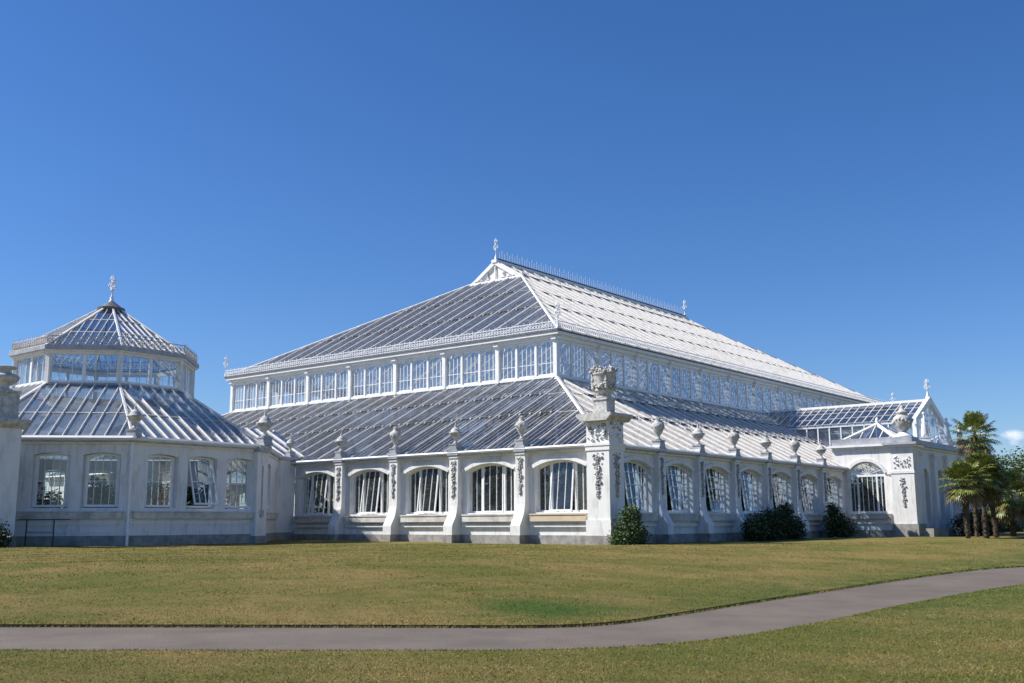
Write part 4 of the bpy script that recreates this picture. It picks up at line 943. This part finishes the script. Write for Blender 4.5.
# ================================================================== STATUES
def statue(x, y, z, label, pose, rz):
    t_ = thing('statue', label, 'statue', (x, y, z), rz, 'white statues on the entrance pavilion')
    a = MB(); a.box(-.34, .34, -.34, .34, 0, .30, 'white'); a.box(-.38, .38, -.38, .38, .303, .36, 'white'); a.build('plinth', t_)
    J = {'p': (0, 0, .98, .15), 'w': (0, 0, 1.12, .13), 'c': (0, -.02, 1.34, .17), 'n': (0, -.02, 1.52, .06), 'h0': (0, -.03, 1.62, .085), 'h1': (.0, -.04, 1.74, .095),
         'hl': (.11, 0, .92, .11), 'kl': (.12, -.06, .52, .09), 'al': (.12, 0, .10, .06), 'fl': (.13, -.16, .05, .05),
         'hr': (-.11, 0, .92, .11), 'kr': (-.13, .02, .52, .085), 'ar': (-.14, .06, .10, .06), 'fr': (-.15, -.10, .05, .05),
         'sl': (.20, -.02, 1.43, .075), 'sr': (-.20, -.02, 1.43, .075)}
    if pose == 0: J.update({'el': (.27, -.10, 1.16, .055), 'wl': (.10, -.30, 1.22, .04), 'xl': (.04, -.34, 1.26, .035), 'er': (-.28, -.02, 1.15, .055), 'wr': (-.26, -.18, .95, .04), 'xr': (-.25, -.22, .88, .035)})
    elif pose == 1: J.update({'el': (.26, -.16, 1.20, .055), 'wl': (.14, -.38, 1.28, .04), 'xl': (.10, -.44, 1.30, .035), 'er': (-.26, -.14, 1.2, .055), 'wr': (-.18, -.40, 1.12, .04), 'xr': (-.15, -.46, 1.12, .035)})
    else: J.update({'el': (.28, .0, 1.16, .055), 'wl': (.32, -.10, .92, .04), 'xl': (.32, -.12, .84, .035), 'er': (-.36, -.08, 1.30, .055), 'wr': (-.46, -.30, 1.32, .04), 'xr': (-.48, -.38, 1.34, .035)})
    E_ = [('p', 'w'), ('w', 'c'), ('c', 'n'), ('n', 'h0'), ('h0', 'h1'), ('p', 'hl'), ('hl', 'kl'), ('kl', 'al'), ('al', 'fl'), ('p', 'hr'), ('hr', 'kr'), ('kr', 'ar'), ('ar', 'fr'), ('c', 'sl'), ('c', 'sr'), ('sl', 'el'), ('el', 'wl'), ('wl', 'xl'), ('sr', 'er'), ('er', 'wr'), ('wr', 'xr')]
    ks = list(J); me = bpy.data.meshes.new('body'); me.from_pydata([J[k_][:3] for k_ in ks], [(ks.index(p_), ks.index(q_)) for p_, q_ in E_], [])
    o = link('figure', me, t_, (0, 0, .36)); md = o.modifiers.new('skin', 'SKIN')
    for i, k_ in enumerate(ks): v = me.skin_vertices[0].data[i]; r = J[k_][3]; v.radius = (r, r); v.use_root = (k_ == 'p')
    o.modifiers.new('sub', 'SUBSURF').levels = 1; o.modifiers['sub'].render_levels = 1
    dg = bpy.context.evaluated_depsgraph_get(); ev = o.evaluated_get(dg); nm = bpy.data.meshes.new_from_object(ev); o.modifiers.clear(); o.data = nm
    nm.materials.clear(); nm.materials.append(MATS['white'])
    for pl in nm.polygons: pl.use_smooth = True
    a = MB(); a.lathe([(.31, .03), (.29, .25), (.25, .60), (.23, .90), (.17, 1.12), (.20, 1.30), (.17, 1.40)], 'white', (0, .01, 0), 18, True, sq=lambda an, z: (1+.10*math.sin(an*7+z*3)*(1 if z < 1 else .3))*(1 if abs(math.sin(an)) < .7 else .85))
    link('drapery', a.mesh('drapery'), t_, (0, 0, .36))
    a = MB(); a.blob((0, .0, 2.12), .13, 'white', .15); a.build('hair', t_); return t_
statue(4.62, 36.3, PH+.62, 'white draped statue standing just in front of the pavilion gable', 0, PI/2+.3)
statue(4.62, 41.9, PH+.62, 'white robed statue with folded arms, right of the gable', 1, PI/2-.4)
statue(4.62, 45.3, PH+.62, 'white statue with outstretched arm half hidden behind the tall palm', 2, PI/2)

# ================================================================== PLANTING
def leaf_cloud(name, ells, n, size, mn, parent=None, loc=(0, 0, 0), flat=.5, aspect=.5):
    """leaf-sized quads scattered through the shells of several ellipsoids"""
    rs = np.random.RandomState(abs(hash(name+str(len(ells))+str(n))) % 9999 if False else int(n*7+len(ells)*13+size*1000) % 99991)
    wts = np.array([e[3]*e[4]*e[5] for e in ells])**.67; wts /= wts.sum(); ix = rs.choice(len(ells), n, p=wts); E_ = np.array(ells)[ix]
    d = rs.randn(n, 3); d /= np.linalg.norm(d, axis=1)[:, None]; r = (rs.rand(n)**.33)*(.70+.34*rs.rand(n)+.28*rs.rand(n)**4); P = E_[:, :3]+d*E_[:, 3:6]*r[:, None]
    P = P[P[:, 2] > 0.02]; n = len(P); a = rs.randn(n, 3); a[:, 2] *= flat; a /= np.linalg.norm(a, axis=1)[:, None]
    b_ = np.cross(a, rs.randn(n, 3)); b_ /= np.linalg.norm(b_, axis=1)[:, None]; s = size*(.6+.8*rs.rand(n))[:, None]
    V = np.stack([P-a*s*.5, P+b_*s*aspect*.5, P+a*s*.5, P-b_*s*aspect*.5], 1).reshape(-1, 3)
    me = bpy.data.meshes.new(name); me.vertices.add(4*n); me.vertices.foreach_set('co', V.ravel()); me.loops.add(4*n); me.loops.foreach_set('vertex_index', np.arange(4*n, dtype=np.int32))
    me.polygons.add(n); me.polygons.foreach_set('loop_start', np.arange(0, 4*n, 4, dtype=np.int32)); me.update(); me.validate(); me.materials.append(MATS[mn]); return link(name, me, parent, loc)
def stems(parent, n, h, sp, mn='bark', th=.05):
    a = MB()
    for q in range(n):
        ang = q*2*PI/n+.4; p0 = Vector((.12*math.cos(ang), .12*math.sin(ang), -.3)); p1 = Vector((sp*.4*math.cos(ang), sp*.4*math.sin(ang), h*.45)); p2 = Vector((sp*math.cos(ang), sp*math.sin(ang), h*.85))
        a.beam(p0, p1, th, th, mn); a.beam(p1, p2, th*.6, th*.6, mn)
    a.build('stem', parent)
def shrub(x, y, label, ells, n, size, mn, z=0):
    t_ = thing('shrub', label, 'shrub', (x, y, z), 0, 'shrubs against the white walls'); leaf_cloud('foliage', ells, n, size, mn, t_); stems(t_, 6, 1.6, .6); return t_
shrub(1.95, -.95, 'olive green bush right against the carved corner pier', [(0, 0, .9, .8, .75, .95), (.1, .25, 1.6, .5, .6, .6), (-.1, -.2, .5, .8, .7, .5), (.2, .5, .6, .6, .75, .7)], 5200, .13, 'leaf_mid', -.15)
shrub(1.5, 15.0, 'dark bush on the left of the pair below the long wall windows', [(0, -1.2, .8, .9, 1.2, .95), (0, .6, 1.1, .9, 1.5, 1.0), (0, 0, .5, .9, 2.2, .6)], 7000, .16, 'leaf_dark', -.15)
shrub(1.5, 17.9, 'dark bush on the right of the pair, with a lighter green top', [(0, -.8, 1.1, .9, 1.1, 1.0), (0, .7, .9, .9, 1.3, .9), (0, 0, 1.9, .55, .9, .6), (0, .2, .5, .9, 1.9, .6)], 7000, .15, 'leaf_dark', -.15)
shrub(1.5, 26.6, 'dark bush in the angle between the long wall and the pavilion', [(0, -.8, 1.1, .8, 1.0, 1.1), (0, 0.3, .7, .9, 1.8, .8), (0, -1.2, 2.0, .4, .6, .5)], 5200, .15, 'leaf_dark', -.1)
shrub(-19.0, -21.1, 'black green bush at the foot of the left pier', [(0, 0, .6, 1.2, .9, .8), (-.8, .2, 1.1, .7, .7, .7), (-1.3, 0, .9, .8, .8, .8)], 5200, .15, 'leaf_dark', -.15)
shrub(2.2, 57.5, 'rounded dark shrub on the lawn beyond the palms', [(0, 0, .7, 1.6, 1.8, .9), (0.3, 2.5, .7, 1.4, 1.6, .9)], 5200, .2, 'leaf_dark', -.1)
shrub(1.9, 68, 'low green shrub farthest along the long wall', [(0, 0, .7, 1.4, 2.2, .9), (0.2, 2.6, .6, 1.2, 2, .8)], 4000, .2, 'leaf_mid', -.1)

shrub(7.2, 37.0, 'dark evergreen bush behind the palm trunks', [(0, 0, .9, 1.5, 1.6, 1.1), (.5, 2.0, 1.1, 1.4, 1.6, 1.3), (-.2, 3.6, .8, 1.3, 1.5, 1.0)], 7000, .18, 'leaf_dark', -.1)

# plants inside the houses
def inner(name, h, ells, n, size, mn):
    t_ = thing(name, 'dark leafy plant seen behind the glasshouse windows', 'plant', (0, 0, 0), 0, 'plants growing inside the glasshouse')
    leaf_cloud('foliage', ells, n, size, mn, t_); stems(t_, 5, h*.7, .7, th=.09); return t_
P1 = inner('indoor_plant', 4, [(0, 0, 1.8, 1.4, 1.1, 1.7), (.9, .2, 1.0, 1.0, .9, 1.0), (-.9, 0, 1.4, .9, .9, 1.3), (.3, .2, 3.0, .9, .8, .9)], 1900, .30, 'leaf_dark')
P2 = inner('indoor_plant', 7, [(0, 0, 5.0, 1.9, 1.7, 1.8), (1.1, .6, 3.6, 1.5, 1.2, 1.3), (-1.0, -.4, 3.3, 1.3, 1.3, 1.4), (0, 0, 1.2, 1.2, 1.2, 1.2)], 2400, .38, 'leaf_dark')
spots = []
for i in range(8): spots.append((P1, -1.9-2.75*i, 2.3+.7*(i % 2), .9+.15*(i % 3)))
for i in range(11): spots.append((P1, -2.3-.6*(i % 2), 5.2+2.55*i, .9+.14*(i % 3)))
for i in range(5): spots.append((P2, -6.5-4.1*i, 6.2+.9*(i % 2), .85))
for i in range(6): spots.append((P2, -6.3-.8*(i % 2), 11+4.1*i, .85))
for i in range(7): spots.append((P2, -14-4.0*i, 15+2.5*(i % 3), 1.45))
for i in range(7): spots.append((P2, -15-2*(i % 2), 22+6.5*i, 1.45))
for x, y, s_ in ((-24.2, -17.2, .95), (-21.6, -14.4, .95), (-21.0, -10.5, .9), (-21.6, -7.6, .95), (-27.5, -11, .8), (-25, -6, .7), (-30, -15.5, .6), (.9, 34.2, 1.2), (2.6, 34.6, 1.25), (1.8, 33.6, .95), (3.2, 33.4, 1.0), (.3, 33.4, 1.0), (-23.6, -13.2, .8), (-20.4, -12.6, .5), (-22.8, -9, .7), (-19.9, -9.0, .5), (-26.5, -17.5, .8), (-22.4, -16.4, .75), (-23.2, -11.4, .9), (-20.6, -8.6, .8), (-19.6, -11.6, .6), (-25.4, -8.6, .95), (-28.6, -8, 1), (-25.6, -13.6, .7), (-27.4, -4.6, .9)): spots.append((P1, x, y, s_))  # the ones inside the pavilion are added to darken its window
for i, (P, x, y, s_) in enumerate(spots):
    o = copy_tree(P); o.location = (x, y, .02); o.rotation_euler = (0, 0, i*1.9); o.scale = (s_, s_, s_)
for P in (P1, P2): P.location = (-12 if P is P1 else -20, 5 if P is P1 else 12, .02)
P1.scale = (1, 1, 1)

# fan palms
def fan_palm(x, y, h, cr, label, nleaf=46, lean=(0, 0), seed=1):
    rs = random.Random(seed); t_ = thing('palm_tree', label, 'palm tree', (x, y, -.05), rs.random()*6, 'fan palms beside the entrance pavilion')
    a = MB(); N_ = 16; vs = []; fs = []
    for i in range(N_+1):
        f = i/N_; r = (.125+.06*math.sin(i*2.1)*.25)+(.10*max(0, f-.5)); cx = lean[0]*f*f; cy = lean[1]*f*f
        for k_ in range(10): an = k_*2*PI/10; rr = r*(1+rs.uniform(-.10, .12)); vs.append((cx+rr*math.cos(an), cy+rr*math.sin(an), -.3+f*(h+.3)))
    for i in range(N_):
        for k_ in range(10): fs.append((i*10+k_, i*10+(k_+1) % 10, (i+1)*10+(k_+1) % 10, (i+1)*10+k_))
    a.add(vs, fs, 'bark', True)
    for q in range(160):   # old leaf bases
        f = rs.random(); an = rs.random()*2*PI; c = Vector((lean[0]*f*f, lean[1]*f*f, f*h)); d = Vector((math.cos(an), math.sin(an), 0)); r = .12+.10*max(0, f-.5)
        a.beam(c+d*r, c+d*(r+.08)+Vector((0, 0, .14)), .07, .03, 'bark')
    a.build('trunk', t_)
    top = Vector((lean[0], lean[1], h)); b_ = MB(); dd = MB()
    for q in range(nleaf):
        f = q/nleaf; el = R(82-f*140+rs.uniform(-14, 14)); az = q*2.39996+rs.uniform(-.3, .3)
        dead = f > .86; m_ = dd if dead else b_; mn = 'leaf_dead' if dead else 'leaf_palm'
        d = Vector((math.cos(az)*math.cos(el), math.sin(az)*math.cos(el), math.sin(el))); pl = cr*rs.uniform(.45, .68)
        base = top+Vector((0, 0, .1)); hub = base+d*pl+Vector((0, 0, -.10*pl)); m_.beam(base, hub, .035, .02, mn)
        sd = d.cross(Vector((0, 0, 1)));
        if sd.length < .1: sd = Vector((1, 0, 0))
        sd.normalize(); nn = sd.cross(d).normalized(); R_ = cr*rs.uniform(.42, .56); nl = 22
        for j in range(nl):
            an = R(-118+236*j/(nl-1)); dr = d*math.cos(an)+sd*math.sin(an); ln = R_*(.72+.28*math.cos(an*.7))*rs.uniform(.9, 1.05)
            w_ = dr.cross(nn).normalized()*(ln*.055); mid = hub+dr*ln*.6+nn*(.04*ln)*(1 if j % 2 else .4); droop = Vector((0, 0, -ln*rs.uniform(.08, .25)*(1.3 if dead else 1)))
            tip = hub+dr*ln*(.92)+droop; m_.add([hub, mid-w_, mid+w_, tip], [(0, 1, 2), (1, 3, 2)], mn)
    b_.build('fronds', t_)
    if dd.f: dd.build('dead_fronds', t_)
    return t_
fan_palm(8.9, 31.9, 6.9, 1.8, 'tallest fan palm rising above the pavilion roof line', 40, (.3, .2), 2)
fan_palm(10.1, 25.4, 3.5, 1.6, 'fan palm on the left of the clump with drooping yellow tipped fronds', 78, (-.25, -.1), 3)
fan_palm(10.6, 27.6, 4.2, 1.6, 'fan palm in the middle of the clump with a slanting trunk', 78, (.2, .1), 4)
fan_palm(10.7, 29.6, 3.6, 1.7, 'fan palm on the right of the clump with the fullest crown', 84, (.35, .1), 5)
fan_palm(10.9, 33.2, 2.8, 1.9, 'short shaggy fan palm low at the right of the clump', 70, (.2, .0), 6)

# trees beyond
def tree(x, y, h, r, label, seed):
    rs = random.Random(seed); t_ = thing('tree', label, 'tree', (x, y, -.4), 0, 'trees beyond the glasshouse')
    a = MB(); a.lathe([(.5, -.3), (.38, 1), (.32, h*.4), (.12, h*.8)], 'bark', seg=9)
    for q in range(7): an = q*.9; a.beam((0, 0, h*.3+q*.3), (r*.6*math.cos(an), r*.6*math.sin(an), h*.55+q*.3), .16, .16, 'bark')
    a.build('trunk', t_)
    el = [(0, 0, h*.62, r*.7, r*.7, h*.32)]
    for q in range(11): an = rs.random()*2*PI; rr = r*rs.uniform(.35, .8); el.append((rr*math.cos(an), rr*math.sin(an), h*rs.uniform(.30, .88), r*rs.uniform(.28, .45), r*rs.uniform(.28, .45), h*rs.uniform(.10, .18)))
    leaf_cloud('crown', el, 9000, .42, 'leaf_far', t_)
for x, y, h, r, lb_ in ((-1, 118, 12.0, 5.5, 'leafy tree closest behind the far end of the glasshouse'), (7, 126, 11.0, 5.5, 'leafy tree at the right edge beyond the palms'),
                        (17, 130, 10.5, 6, 'leafy tree outermost on the right beyond the lawn'), (-9, 124, 13, 6, 'leafy tree hidden mostly behind the palms')):
    tree(x, y, h, r, lb_, int(x+50))
